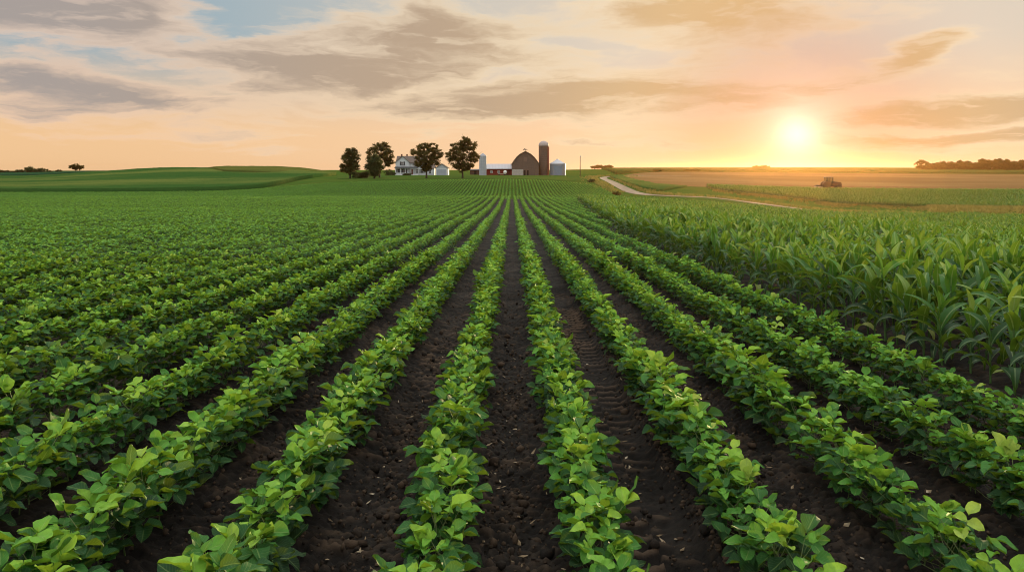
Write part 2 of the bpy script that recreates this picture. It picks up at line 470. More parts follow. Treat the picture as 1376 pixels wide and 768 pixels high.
def make_maize(r, lod=0):
    st, fo = LB(), LB()
    H = r.uniform(0.62, 0.78); lean = r.normal(0, 0.04, 2)
    axis = lambda h: np.array([lean[0]*h, lean[1]*h, h])
    st.tube([axis(0)-(0, 0, 0.05), axis(H*0.5), axis(H)], 0.013, 0.008, 0.4, 6 if lod == 0 else 4)
    nl = 8 if lod == 0 else 6
    az0 = r.uniform(0, 6.28)
    for k in range(nl):
        f = k/(nl-1)
        az = az0 + (k % 2)*math.pi + r.normal(0, 0.35)
        h = H*(0.10+0.90*f)
        L = (0.32+0.24*math.sin(math.pi*min(1, f*0.9+0.12)))*r.uniform(0.85, 1.15); W = 0.134*r.uniform(0.8, 1.15)*(0.75+0.35*math.sin(math.pi*min(1, f*0.8+0.15)))
        el0 = 0.80+0.66*f+r.normal(0, 0.10)
        curl = (2.45-1.65*f)*r.uniform(0.7, 1.25)
        nv = 11 if lod == 0 else (7 if lod == 1 else 5); nu = 5 if lod == 0 else 3
        hd = np.array([math.cos(az), math.sin(az), 0]); side = np.array([-math.sin(az), math.cos(az), 0])
        p = axis(h).copy(); P = []; U = []
        tw = r.normal(0, 0.5)
        for j in range(nv):
            v = j/(nv-1)
            el = el0 - curl*v**1.5
            d = hd*math.cos(el)+np.array([0, 0, math.sin(el)])
            nrm = -hd*math.sin(el)+np.array([0, 0, math.cos(el)])
            if j: p = p + d*(L/(nv-1))
            w = W*0.5*min(1.0, 0.45+1.7*v)*max(0, 1-max(0, v-0.38)/0.62)**0.65 + 0.001
            th = tw*v
            s2 = side*math.cos(th)+nrm*math.sin(th); n2 = nrm*math.cos(th)-side*math.sin(th)
            for u in np.linspace(-1, 1, nu):
                P.append(p + s2*(u*w*0.93) + n2*(0.38*abs(u)*w + 0.10*w*math.sin(9*v+2*u+k)*abs(u)))
                U.append((u, v))
        tone = float(np.clip(0.02+0.72*f+r.normal(0, 0.13), 0, 0.88))  # low leaves darkened in colour for the shade within the stand
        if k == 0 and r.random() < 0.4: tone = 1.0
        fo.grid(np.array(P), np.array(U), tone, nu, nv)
    return st, fo

def joined(name, st, fo, mats):
    """stem and foliage in one mesh with two materials - only for the uncounted far stand"""
    V = np.concatenate(fo.V + st.V); nf = sum(len(q) for q in fo.Q)
    off = fo.n
    Q = np.concatenate(fo.Q + [q+off for q in st.Q]) if st.Q else np.concatenate(fo.Q)
    me = mesh_np(name, V, Q, mats[0], True, np.concatenate(fo.U+st.U), {'tone': np.concatenate(fo.T+st.T)})
    me.materials.append(mats[1])
    me.polygons.foreach_set('material_index', np.array([0]*nf+[1]*(len(Q)-nf), dtype=np.int32))
    return me

def scatter_group():
    g = bpy.data.node_groups.new('scatter', 'GeometryNodeTree')
    g.interface.new_socket('Geometry', in_out='INPUT', socket_type='NodeSocketGeometry')
    g.interface.new_socket('Collection', in_out='INPUT', socket_type='NodeSocketCollection')
    g.interface.new_socket('Geometry', in_out='OUTPUT', socket_type='NodeSocketGeometry')
    N = g.nodes.new; L = g.links.new
    i = N('NodeGroupInput'); o = N('NodeGroupOutput'); ip = N('GeometryNodeInstanceOnPoints')
    ci = N('GeometryNodeCollectionInfo'); ci.transform_space = 'ORIGINAL'
    ci.inputs['Separate Children'].default_value = True; ci.inputs['Reset Children'].default_value = True
    L(i.outputs['Collection'], ci.inputs['Collection']); L(i.outputs['Geometry'], ip.inputs['Points'])
    L(ci.outputs[0], ip.inputs['Instance']); ip.inputs['Pick Instance'].default_value = True
    def na(nm, ty):
        q = N('GeometryNodeInputNamedAttribute'); q.data_type = ty; q.inputs['Name'].default_value = nm; return q.outputs['Attribute']
    L(na('idx', 'INT'), ip.inputs['Instance Index'])
    er = N('FunctionNodeEulerToRotation'); L(na('rot', 'FLOAT_VECTOR'), er.inputs[0]); L(er.outputs[0], ip.inputs['Rotation'])
    L(na('scl', 'FLOAT_VECTOR'), ip.inputs['Scale'])
    L(ip.outputs[0], o.inputs[0])
    return g
SCATTER = scatter_group()

def scatter(name, pts, rot, scl, idx, protos, label):
    me = bpy.data.meshes.new(name); n = len(pts)
    me.vertices.add(n); me.vertices.foreach_set('co', np.ascontiguousarray(pts, np.float32).ravel())
    for nm, ty, d, k in (('rot', 'FLOAT_VECTOR', rot, 'vector'), ('scl', 'FLOAT_VECTOR', scl, 'vector')):
        a = me.attributes.new(nm, ty, 'POINT'); a.data.foreach_set(k, np.ascontiguousarray(d, np.float32).ravel())
    a = me.attributes.new('idx', 'INT', 'POINT'); a.data.foreach_set('value', np.ascontiguousarray(idx, np.int32))
    c = bpy.data.collections.new(name + '_plants')
    for k, pm in enumerate(protos):
        po = bpy.data.objects.new('%s_proto_%02d' % (name, k), pm); c.objects.link(po)
    o = link(name, me)
    md = o.modifiers.new('scatter', 'NODES'); md.node_group = SCATTER
    for it in SCATTER.interface.items_tree:
        if it.in_out == 'INPUT' and it.name == 'Collection': md[it.identifier] = c
    tag(o, label, kind='stuff')
    return o

# ---- soybeans
def soy_right(y):      # right-hand edge of the soybeans
    return np.where(y < 30, 4.05, 4.05+0.065*(y-30))
NV = 10
soy_protos = [make_soy(np.random.default_rng(100+k)) for k in range(NV)]
soy_stem = [s.mesh('soybean_stem', M['soystem']) for s, f in soy_protos]
soy_fol = [f.mesh('soybean_foliage', M['soy']) for s, f in soy_protos]
soy_near = [joined('soybean_near', s, f, (M['soy'], M['soystem'])) for s, f in soy_protos]
soy_far = [make_soy(np.random.default_rng(300+k), 1)[1].mesh('soybean_far', M['soy']) for k in range(6)]

px, py, pk = [], [], []
for k in range(-125, 20):
    x0 = (k+0.5)*ROW
    y0 = max(1.9, (abs(x0)-1.0)/0.86)
    yv = y0
    if y0 > 106: continue
    Y = []
    while yv < 107.5:
        Y.append(yv); yv += (0.115 if yv < 30 else 0.15 if yv < 60 else 0.19)
    Y = np.array(Y) + rng.normal(0, 0.025, len(Y))
    X = x0 + rng.normal(0, 0.016, len(Y)) + 0.03*vnoise(Y*0.25, Y*0+k, 17)
    ok = (X < soy_right(Y)) & (rng.random(len(Y)) > 0.045)
    px.append(X[ok]); py.append(Y[ok]); pk.append(np.full(ok.sum(), k))
px = np.concatenate(px); py = np.concatenate(py); pk = np.concatenate(pk)
pz = ground_z(px, py) + 0.025
rz = rng.uniform(0, 6.283, len(px)); sc = rng.normal(1.0, 0.11, len(px)).clip(0.7, 1.28)
# size drifts along and across the field
sc *= 1.0 + 0.22*vnoise(px*0.5, py*0.35, 77)
inview = (np.abs(px)/py < 0.72) & (EYE-pz-0.25 < 0.548*py)
order = np.argsort(np.where(inview, np.hypot(px, py), 1e9))
near = np.zeros(len(px), bool); near[order[:300]] = True
ORD = ['first', 'second', 'third', 'fourth', 'fifth', 'sixth', 'seventh', 'eighth', 'ninth', 'tenth', 'eleventh', 'twelfth', 'thirteenth', 'fourteenth', 'fifteenth', 'sixteenth']
protos = []
for k in range(NV):
    e = empty('soybean_plant', (0, 0, 0)); link('stem', soy_stem[k], e); link('foliage', soy_fol[k], e); protos.append([e, False])
for c, i in enumerate(order[:300]):
    v = c % NV
    if not protos[v][1]: o = protos[v][0]; protos[v][1] = True
    else: o = copy_tree(protos[v][0])
    o.location = (px[i], py[i], pz[i]); o.rotation_euler = (0, 0, rz[i]); o.scale = (sc[i],)*3
    kk = int(pk[i]); side = 'right' if kk >= 0 else 'left'; q = kk if kk >= 0 else -kk-1
    tag(o, 'green soybean plant, near end of the %s row %s of the central furrow' % (ORD[q], side), 'soybean plant',
        'soybean plants at the near end of the %s row %s of the central furrow' % (ORD[q], side))
far = ~near
idx = np.where(py < 17, rng.integers(0, NV, len(px)), NV+rng.integers(0, 6, len(px)))
w = np.interp(py, [10, 25, 60, 100], [1.0, 0.93, 0.93, 1.0])
scl = np.stack([sc*w, sc*w, sc], 1)
rot = np.stack([rng.normal(0, 0.05, len(px)), rng.normal(0, 0.05, len(px)), rz], 1)
scatter('soybean_rows', np.stack([px, py, pz], 1)[far], rot[far], scl[far], idx[far], soy_near+soy_far,
        'rows of leafy green soybeans running away to the foot of the farm hill')

# ---- maize
MV = 8
mz_protos = [make_maize(np.random.default_rng(500+k)) for k in range(MV)]
mz_stem = [s.mesh('maize_stalk', M['maizestem']) for s, f in mz_protos]
mz_fol = [f.mesh('maize_foliage', M['maize']) for s, f in mz_protos]
mz_near = [joined('maize_near', s, f, (M['maize'], M['maizestem'])) for s, f in mz_protos]
mz_far = []
for k in range(5):
    s, f = make_maize(np.random.default_rng(700+k), 1); mz_far.append(joined('maize_far', s, f, (M['maize'], M['maizestem'])))
mx, my, mk = [], [], []
for k in range(0, 135):
    x0 = 4.50 + k*ROW*0.92
    y0 = max(2.5, (x0-1.0)/1.0)
    Y = np.arange(y0, 107, 0.26); Y = Y + rng.normal(0, 0.05, len(Y))
    X = x0 + rng.normal(0, 0.05, len(Y))
    a = X/Y
    de = np.interp(a, [0.06, 0.12, 0.25, 0.30, 0.38, 0.45, 0.55, 0.688, 1.2], [108, 107, 103, 95, 81, 79, 93, 104, 104])
    ok = (X > soy_right(Y)+0.32) & (Y < de)
    mx.append(X[ok]); my.append(Y[ok]); mk.append(np.full(ok.sum(), k))
mx = np.concatenate(mx); my = np.concatenate(my); mk = np.concatenate(mk)
mzz = ground_z(mx, my) + 0.02
mr = rng.uniform(0, 6.283, len(mx)); ms = (rng.normal(1.0, 0.10, len(mx))*(1+0.35*vnoise(mx*0.35, my*0.35, 88))).clip(0.68, 1.3)*np.interp(mk, [0, 3], [0.90, 1.04])*np.interp(my, [10, 45], [1.0, 0.85])
inv = (np.abs(mx)/my < 0.72)
ordm = np.argsort(np.where(inv, np.hypot(mx, my), 1e9)); nearm = np.zeros(len(mx), bool); nearm[ordm[:300]] = True
protos = []
for k in range(MV):
    e = empty('maize_plant', (0, 0, 0)); link('stalk', mz_stem[k], e); link('foliage', mz_fol[k], e); protos.append([e, False])
for c, i in enumerate(ordm[:300]):
    v = c % MV
    if not protos[v][1]: o = protos[v][0]; protos[v][1] = True
    else: o = copy_tree(protos[v][0])
    o.location = (mx[i], my[i], mzz[i]); o.rotation_euler = (0, 0, mr[i]); o.scale = (ms[i],)*3
    r_ = ORD[min(int(mk[i]), 15)]
    tag(o, 'young maize plant, near part of the %s maize row from the soybeans' % r_, 'maize plant',
        'maize plants in the near part of the %s maize row' % r_)
farm = ~nearm
mi = np.where(my < 45, rng.integers(0, MV, len(mx)), MV+rng.integers(0, 5, len(mx)))
scatter('maize_stand', np.stack([mx, my, mzz], 1)[farm], np.stack([rng.normal(0, 0.06, len(mx)), rng.normal(0, 0.06, len(mx)), mr], 1)[farm],
        np.repeat(ms[:, None], 3, 1)[farm], mi[farm], mz_near+mz_far, 'dense stand of young maize beside the soybean rows, thinning into the distance')

# ---- soybean rows on the farm hill and the crop beyond the road
def hill_far(a):  return np.interp(a, [-1.3, -0.5, -0.40, -0.36, -0.30, -0.24, -0.1, 0.05, 0.10, 0.125, 0.14], [178, 174, 176, 180, 192, 197, 199, 199, 197, 180, 150])
hx, hy = [], []
for k in range(-300, 45):
    x0 = (k+0.5)*ROW
    Y = np.arange(118, 200, 0.24); Y = Y + rng.normal(0, 0.04, len(Y)); X = x0 + rng.normal(0, 0.03, len(Y))
    a = X/Y; ok = (Y < hill_far(a)) & (a > -1.25) & (a < 0.14)
    hx.append(X[ok]); hy.append(Y[ok])
hx = np.concatenate(hx); hy = np.concatenate(hy); hz = ground_z(hx, hy); n = len(hx)
scatter('hillside_soybeans', np.stack([hx, hy, hz], 1), np.stack([np.zeros(n), np.zeros(n), rng.uniform(0, 6.28, n)], 1),
        np.stack([np.full(n, 1.25)]*2+[np.full(n, 1.15)], 1)*rng.normal(1, 0.1, (n, 1)), rng.integers(0, 6, n), soy_far, 'soybean rows climbing the hill in front of the farm')

FRONT = ([0.262, 0.28, 0.39, 0.434, 0.574, 0.8, 1.1], [205, 192, 167, 157, 150, 146, 140])
fx, fy = [], []
for k in range(0, 260):
    Y = np.arange(138, 210, 0.42); Y = Y + rng.normal(0, 0.1, len(Y)); X = 38 + k*ROW + rng.normal(0, 0.08, len(Y))
    a = X/Y; ok = (a > 0.262) & (a < 0.95) & (Y > np.interp(a, *FRONT))
    fx.append(X[ok]); fy.append(Y[ok])
fx = np.concatenate(fx); fy = np.concatenate(fy); n = len(fx)
scatter('maize_beyond_road', np.stack([fx, fy, ground_z(fx, fy)], 1), np.stack([np.zeros(n), np.zeros(n), rng.uniform(0, 6.28, n)], 1),
        np.stack([np.full(n, 1.5), np.full(n, 1.5), np.full(n, 1.15)], 1)*rng.normal(1, 0.12, (n, 1)), rng.integers(0, 5, n), mz_far, 'green maize field beyond the gravel track, below the tractor')

# ---- rough grass along the track
def tuft(r, n=16, H=0.7):
    fo = LB()
    for k in range(n):
        az = r.uniform(0, 6.28); b = np.array([r.normal(0, 0.10), r.normal(0, 0.10), 0]); L = H*r.uniform(0.5, 1.2); el = r.uniform(1.0, 1.5)
        d = np.array([math.cos(az)*math.cos(el), math.sin(az)*math.cos(el), math.sin(el)])
        leaflet(fo, b, d, (math.cos(az+1.5), math.sin(az+1.5), 0.3), L, 0.05*r.uniform(0.7, 1.4), r.uniform(0.1, 1.0), 0.1, 0.3, nu=3, nv=4)
    return fo.mesh('grass_tuft', M['drygrass'])
tufts = [tuft(np.random.default_rng(900+k)) for k in range(5)]
ROAD = [(0.24, 335), (0.19, 318), (0.150, 302), (0.130, 286), (0.1235, 270), (0.1232, 254), (0.130, 232), (0.138, 212), (0.147, 194), (0.160, 176), (0.179, 163), (0.215, 156), (0.253, 150), (0.31, 140), (0.36, 131), (0.40, 126), (0.46, 122), (0.6, 117), (0.85, 112), (1.2, 108)]
RX = np.array([a*d for a, d in ROAD]); RY = np.array([d for a, d in ROAD])
s_ = np.concatenate([[0], np.cumsum(np.hypot(np.diff(RX), np.diff(RY)))])
ss_ = np.linspace(0, s_[-1], 260)
rx = pchip(s_, RX, ss_); ry = pchip(s_, RY, ss_)
tx = np.gradient(rx); ty = np.gradient(ry); tl_ = np.hypot(tx, ty); nx_, ny_ = -ty/tl_, tx/tl_
cx, cy = [], []
for q in range(9000):
    i = rng.integers(0, 260); s = rng.choice([-1, 1]) if i < 150 else 1; off = 2.6+abs(rng.normal(0, 2.2))
    x, y = rx[i]+nx_[i]*s*off+rng.normal(0, .3), ry[i]+ny_[i]*s*off+rng.normal(0, .3)
    if y < 300 and y > 96 and x/y > 0.09 and rng.random() < 0.35: cx.append(x); cy.append(y)
for q in range(9000):   # strip in front of the far maize
    a = rng.uniform(0.27, 0.95); d = np.interp(a, *FRONT)-0.3-abs(rng.normal(0, 5.0))
    if rng.random() < np.clip(0.22+1.0*vnoise(np.array([a*45]), np.array([d*0.12]), 5)[0]+(0.3 if a > 0.55 else 0), 0.04, 0.85): cx.append(a*d); cy.append(d)
cx = np.array(cx); cy = np.array(cy); n = len(cx)
gs = rng.uniform(0.5, 1.1, n)*np.where((cx/cy > 0.56), 1.35, 0.75)
scatter('dry_grass', np.stack([cx, cy, ground_z(cx, cy)], 1), np.stack([np.zeros(n), np.zeros(n), rng.uniform(0, 6.28, n)], 1),
        np.repeat(gs[:, None], 3, 1)*np.array([1.3, 1.3, 1.0]), rng.integers(0, 5, n), tufts, 'dry golden grass along the verge of the gravel track')

# ------------------------------------------------------------------ draped sheets: road, far fields
def sheet(name, A, B, mat, off, n=160, m=40, label=None, kind='structure', rough=0.0, skirt=0.0, noise_s=0.3, taper=0.0):
    """surface between two world polylines A (near) and B (far), lying on the terrain"""
    def res(P):
        P = np.array(P, float); s = np.concatenate([[0], np.cumsum(np.hypot(*np.diff(P, axis=0).T))]); q = np.linspace(0, s[-1], n)
        return np.stack([np.interp(q, s, P[:, 0]), np.interp(q, s, P[:, 1])], 1)
    a, b = res(A), res(B)
    t = np.linspace(0, 1, m)[:, None, None]
    X = a[None]*(1-t)+b[None]*t
    x, y = X[..., 0].ravel(), X[..., 1].ravel()
    tp = 1.0
    if taper:
        q = np.linspace(0, 1, n); q = np.clip(np.minimum(q, 1-q)/taper, 0.02, 1); tp = np.tile(q*q*(3-2*q), m)
    z = ground_z(x, y)+off*tp
    if rough: z = z + rough*(vnoise(x*noise_s, y*noise_s, 3)+0.6*vnoise(x*noise_s*2.7, y*noise_s*2.7, 4))
    V = np.stack([x, y, z], 1)
    I = (np.arange(m-1)[:, None]*n+np.arange(n-1)[None]).ravel()
    Q = np.stack([I, I+1, I+n+1, I+n], 1)
    if skirt:
        bd = np.concatenate([np.arange(n), np.arange(1, m)*n+n-1, (m-1)*n+np.arange(n-2, -1, -1), np.arange(m-2, 0, -1)*n])
        k = len(V); W = V[bd].copy(); W[:, 2] -= skirt; V = np.concatenate([V, W]); r = np.arange(len(bd)); r2 = (r+1) % len(bd)
        Q = np.concatenate([Q, np.stack([bd[r], k+r, k+r2, bd[r2]], 1)])
    o = link(name, mesh_np(name, V, Q, mat, True))
    tag(o, label, kind=kind)
    return o

def field_mat(name, c1, c2, c3, sc=0.03, rows=None, rough=0.9, bumpd=0.3):
    m, t = new_mat(name)
    pos = t.n('ShaderNodeNewGeometry').outputs['Position']
    x, y, z = t.sep(pos)
    n1 = t.noise(t.comb(t.m('MULTIPLY', x, 0.45), y, z), sc, 5, 0.6); n2 = t.noise(pos, 1.2, 4, 0.7)
    c = t.mix(t.ss(n1, 0.42, 0.60), c1, c2)
    c = t.mix(t.ss(n2, 0.4, 0.75, 0, 0.6), c, c3)
    h = n2
    if rows:
        ax, pitch = rows
        v = t.m('ADD', {'x': x, 'y': y}[ax], t.m('MULTIPLY', n1, 6.0))
        w = t.m('PINGPONG', v, pitch)
        c = t.mix(t.ss(w, pitch*0.2, pitch*0.9, 0, 0.5), c, c3)
        h = t.m('ADD', n2, w)
    finish(t, c, rough, t.bump(h, 0.7, bumpd), 0.0)
    return m
P = lambda L: [(a*d, d) for a, d in L]
gm, t = new_mat('gravel')
pos = t.n('ShaderNodeNewGeometry').outputs['Position']
finish(t, t.mix(t.ss(t.noise(pos, 0.8, 6, 0.7), 0.3, 0.7), (0.19, 0.145, 0.105), (0.31, 0.245, 0.18)), 0.9, t.bump(t.noise(pos, 9, 4, 0.7), 0.6, 0.05), 0.2)
hw = np.interp(ss_, [0, s_[-1]*0.3, s_[-1]], [0.7, 1.25, 2.4])
sheet('gravel_road', list(zip(rx+nx_*hw, ry+ny_*hw)), list(zip(rx-nx_*hw, ry-ny_*hw)), gm, 0.07, 400, 5, 'pale gravel track curving from the farm around the fields')

M['crop1'] = field_mat('crop_canopy', (0.036, 0.085, 0.020), (0.115, 0.140, 0.034), (0.026, 0.062, 0.016), 0.012)
M['crop2'] = field_mat('ripening_canopy', (0.075, 0.090, 0.022), (0.105, 0.110, 0.028), (0.055, 0.066, 0.017), 0.015)
M['crop3'] = field_mat('far_canopy', (0.014, 0.055, 0.028), (0.020, 0.064, 0.026), (0.012, 0.042, 0.02), 0.01)
M['stubble'] = field_mat('stubble', (0.19, 0.115, 0.050), (0.27, 0.17, 0.078), (0.13, 0.08, 0.036), 0.02, ('y', 3.0))
M['turf'] = field_mat('short_turf', (0.075, 0.135, 0.026), (0.105, 0.155, 0.030), (0.055, 0.10, 0.022), 0.05)
M['lawn'] = field_mat('lawn', (0.050, 0.095, 0.020), (0.072, 0.105, 0.022), (0.038, 0.068, 0.016), 0.04)
M['lighttrack'] = field_mat('mown_track', (0.18, 0.20, 0.07), (0.22, 0.22, 0.09), (0.15, 0.17, 0.06), 0.05)

# left hill: taller crop with a shaded edge
sheet('left_hill_crop', P([(-1.5, 186), (-0.9, 182), (-0.688, 178), (-0.5, 176), (-0.38, 181), (-0.345, 188), (-0.31, 210), (-0.27, 250), (-0.238, 296)]),
      P([(-1.5, 520), (-0.9, 500), (-0.688, 470), (-0.58, 420), (-0.50, 395), (-0.42, 380), (-0.34, 372), (-0.28, 340), (-0.236, 310)]), M['crop1'], 1.1, 240, 60, 'tall green crop covering the smooth left hill', 'structure', 0.22, 1.3)
sheet('crest_crop', P([(-0.417, 388), (-0.40, 345), (-0.387, 312), (-0.36, 302), (-0.34, 300), (-0.29, 306), (-0.24, 320)]),
      P([(-0.416, 440), (-0.40, 440), (-0.387, 440), (-0.36, 440), (-0.34, 440), (-0.29, 440), (-0.235, 440)]), M['crop2'], 1.75, 160, 50, 'yellow green crop along the crest of the left hill', 'structure', 0.2, 1.6, taper=0.3)
sheet('far_left_crop', P([(-1.5, 560), (-0.9, 545), (-0.688, 520), (-0.60, 505), (-0.54, 560)]), P([(-1.5, 1500), (-0.9, 1500), (-0.688, 1450), (-0.6, 1400), (-0.54, 1300)]),
      M['crop3'], 1.2, 120, 40, 'blue green crop on the far left plain', 'structure', 0.2, 1.3)
sheet('mown_track', P([(-0.62, 490), (-0.50, 690)]), P([(-0.612, 488), (-0.494, 690)]), M['lighttrack'], 1.9, 60, 4, 'pale mown track slanting up the far left fields')
# right: stubble, strip beyond it
sheet('stubble_field', P([(0.150, 305), (0.156, 268), (0.168, 244), (0.197, 212), (0.245, 210), (0.30, 217), (0.392, 220), (0.55, 221), (0.75, 223), (1.2, 224)]),
      P([(0.152, 318), (0.17, 380), (0.20, 470), (0.25, 540), (0.32, 560), (0.39, 560), (0.47, 560), (0.58, 560), (0.75, 550), (1.2, 520)]), M['stubble'], 0.06, 200, 60, 'brown stubble field where the tractor is working')
sheet('stubble_verge', P([(0.131, 290), (0.138, 252), (0.152, 222), (0.176, 190), (0.20, 180)]), P([(0.147, 300), (0.154, 266), (0.166, 243), (0.195, 211), (0.235, 209)]), M['crop1'], 0.5, 60, 12, 'curved green strip between the gravel track and the stubble', 'structure', 0.15, 0.7)
sheet('far_right_crop', P([(0.14, 330), (0.17, 395), (0.20, 480), (0.25, 552), (0.32, 572), (0.39, 572), (0.47, 572), (0.58, 572), (0.75, 562), (1.2, 540)]),
      P([(0.12, 900), (0.17, 930), (0.20, 940), (0.25, 950), (0.32, 950), (0.39, 950), (0.47, 950), (0.58, 950), (0.75, 950), (1.2, 950)]), M['crop2'], 1.6, 200, 40, 'olive crop strip along the right horizon', 'structure', 0.2, 1.8)
# farmyard lawn
sheet('farm_lawn', P([(-0.235, 226), (-0.15, 214), (-0.02, 212), (0.06, 214), (0.105, 226)]), P([(-0.235, 300), (-0.15, 330), (-0.02, 335), (0.05, 330), (0.10, 290)]), M['lawn'], 0.05, 120, 50, 'mown farmyard grass around the house and barn')

# ------------------------------------------------------------------ trees
def crown_mesh(r, blobs, per, size, sub=26, mat='crown', subr=0.30):
    C, T = [], []
    for (bx, by, bz, rx_, ry_, rz_) in blobs:
        k = 0
        while k < sub:
            d = r.normal(0, 1, 3); d /= np.linalg.norm(d)
            q = r.uniform(0.45, 1.0)
            c = np.array([bx, by, bz])+d*q*np.array([rx_, ry_, rz_])
            nl = int(per*r.uniform(0.5, 1.4)); rad = subr*min(rx_, rz_)*r.uniform(0.7, 1.4)
            C.append(c+r.normal(0, 0.55, (nl, 3))*rad*np.array([1.1, 1.1, 0.75])); T.append(np.clip(r.uniform(0.15, 0.75)+r.normal(0, 0.12, nl), 0, 1)); k += 1
    C = np.concatenate(C); T = np.concatenate(T); n = len(C)
    a = r.normal(0, 1, (n, 3)); a /= np.linalg.norm(a, axis=1)[:, None]; b = np.cross(a, r.normal(0, 1, (n, 3))); b /= np.linalg.norm(b, axis=1)[:, None]
    s = (size*r.uniform(0.6, 1.3, n))[:, None]
    V = np.stack([C-a*s, C+b*s*0.55, C+a*s, C-b*s*0.55], 1).reshape(-1, 3)
    Q = np.arange(4*n).reshape(n, 4)
    return mesh_np('crown', V, Q, M[mat], False, np.zeros((4*n, 2)), {'tone': np.repeat(T, 4)})

def tree(name, loc, H, W, blobs, label, group=None, seed=0, per=42, leaf=0.26, sub=24, trunk_h=0.28, tr=0.28, mat='crown', cat='tree', lean=0.0, subr=0.30):
    """blobs in units of (W/2, W/2, H)"""
    r = np.random.default_rng(seed)
    B = [(bx*W/2, by*W/2, bz*H, rr*W/2, rr*W/2, rh*H) for bx, by, bz, rr, rh in blobs]
    root = empty(name, loc)
    tag(root, label, cat, group)
    mb = MB()
    top = (lean, 0, H*0.62)
    mb.tube([(0, 0, -0.3), (0.02, 0, H*0.06), (lean*0.3, 0, H*trunk_h), (lean*0.7, 0.1, H*0.45), top], [tr*1.35, tr, tr*0.85, tr*0.6, tr*0.3], 9)
    for b in B:
        st = Vector((lean*0.3, 0, H*trunk_h*r.uniform(0.85, 1.3))); e = Vector(b[:3]); mid = st.lerp(e, 0.5)+Vector((0, 0, -0.06*H))
        mb.tube([st, mid, e], [tr*0.5, tr*0.33, tr*0.12], 6)
        for q in range(4):
            e2 = e+Vector(r.normal(0, 0.55, 3))*b[3]; mb.tube([mid.lerp(e, 0.4), mid.lerp(e2, 0.6)+Vector((0, 0, 0.1)), e2], [tr*0.25, tr*0.16, tr*0.05], 5)
    mb.build('trunk', M['bark'], root, True)
    link('crown', crown_mesh(r, B, per, leaf, sub, mat, subr), root)
    return root

def shrub(name, loc, W, H, label, seed, group=None, D=None, mat='shrub', leaf=0.14, n=5, per=40, cat='shrub'):
    r = np.random.default_rng(seed); root = empty(name, loc); tag(root, label, cat, group)
    D = D or W
    B = []
    for k in range(n):
        fx_ = (k+0.5)/n*2-1 if n > 1 else 0
        B.append((fx_*W*0.36, r.normal(0, 0.10)*D, H*r.uniform(0.42, 0.55), W*0.62/math.sqrt(n)+0.05, D*0.4, H*0.46))
    mb = MB()
    for b in B: mb.tube([(b[0]*0.4, b[1]*0.4, -0.15), (b[0]*0.8, b[1]*0.8, H*0.25), (b[0], b[1], H*0.6)], [0.06, 0.04, 0.015], 5)
    mb.build('stem', M['bark'], root, True)
    link('foliage', crown_mesh(r, B, per, leaf, 14, mat, 0.42), root)
    return root

def lz(p, dz=-0.02): return (p.x, p.y, p.z+dz)
# beside the house
tree('shade_tree', lz(at(470.5, 232)), 10.2, 7.0, [(0.05, 0, 0.80, 0.52, 0.16), (-0.30, 0, 0.60, 0.56, 0.20), (0.38, 0.1, 0.62, 0.52, 0.20), (-0.50, 0.1, 0.36, 0.44, 0.18), (0.42, -0.1, 0.36, 0.46, 0.18), (0.0, 0, 0.34, 0.55, 0.20)],
     'dark leafy shade tree furthest from the white house', None, 21, 110, 0.17, 30, 0.12, subr=0.26)
tree('shade_tree', lz(at(510, 240)), 11.8, 9.8, [(-0.20, 0, 0.76, 0.55, 0.18), (0.25, 0.2, 0.82, 0.50, 0.15), (0.58, 0, 0.62, 0.38, 0.15), (0.55, 0, 0.42, 0.36, 0.13), (-0.52, 0.1, 0.60, 0.42, 0.18), (0.10, 0.2, 0.52, 0.45, 0.16), (-0.3, 0, 0.38, 0.5, 0.18)],
     'tall spreading shade tree behind a darker tree, beside the white house', None, 22, 95, 0.18, 30, 0.18, subr=0.24)
tree('round_tree', lz(at(503, 228)), 8.0, 6.2, [(0, 0, 0.68, 0.70, 0.26), (-0.3, 0, 0.46, 0.62, 0.24), (0.35, 0, 0.44, 0.58, 0.24), (0, -0.2, 0.28, 0.62, 0.20)],
     'small dense dark green tree in front of a taller tree', None, 23, 120, 0.17, 34, 0.10, mat='shrub')
tree('shade_tree', lz(at(573, 230)), 11.4, 9.8, [(-0.18, 0, 0.82, 0.50, 0.15), (0.28, 0.1, 0.82, 0.46, 0.14), (-0.55, 0, 0.66, 0.42, 0.16), (0.62, 0.1, 0.66, 0.38, 0.15), (0.0, -0.1, 0.58, 0.60, 0.20), (-0.30, 0, 0.40, 0.48, 0.17), (0.40, 0, 0.44, 0.48, 0.17), (0.05, 0, 0.27, 0.36, 0.11)],
     'broad shade tree standing in front of the white house', None, 24, 105, 0.18, 30, 0.17, subr=0.24)
tree('shade_tree', lz(at(621.5, 229)), 13.0, 10.6, [(0.10, 0, 0.86, 0.46, 0.12), (0.48, 0, 0.74, 0.44, 0.15), (-0.35, 0, 0.74, 0.42, 0.14), (-0.65, 0, 0.54, 0.34, 0.14), (0.0, -0.1, 0.58, 0.60, 0.18), (0.66, 0.1, 0.50, 0.32, 0.14), (0.32, 0, 0.36, 0.46, 0.15), (-0.30, 0, 0.36, 0.50, 0.16), (0.0, 0, 0.24, 0.40, 0.10)],
     'tallest shade tree, between the garage and the white silo', None, 25, 100, 0.18, 30, 0.16, subr=0.24)
shrub('hedge', lz(at(488, 236)), 3.9, 2.2, 'clipped dark hedge between the two left shade trees', 31, None, 1.6, n=6, per=70, cat='hedge')
shrub('shrub', lz(at(476, 229)), 1.9, 2.6, 'dark shrub at the foot of the tree furthest from the house', 32, n=2)
shrub('shrub', lz(at(522, 290)), 3.2, 2.6, 'rounded dark shrub left of the white house', 33, n=3)
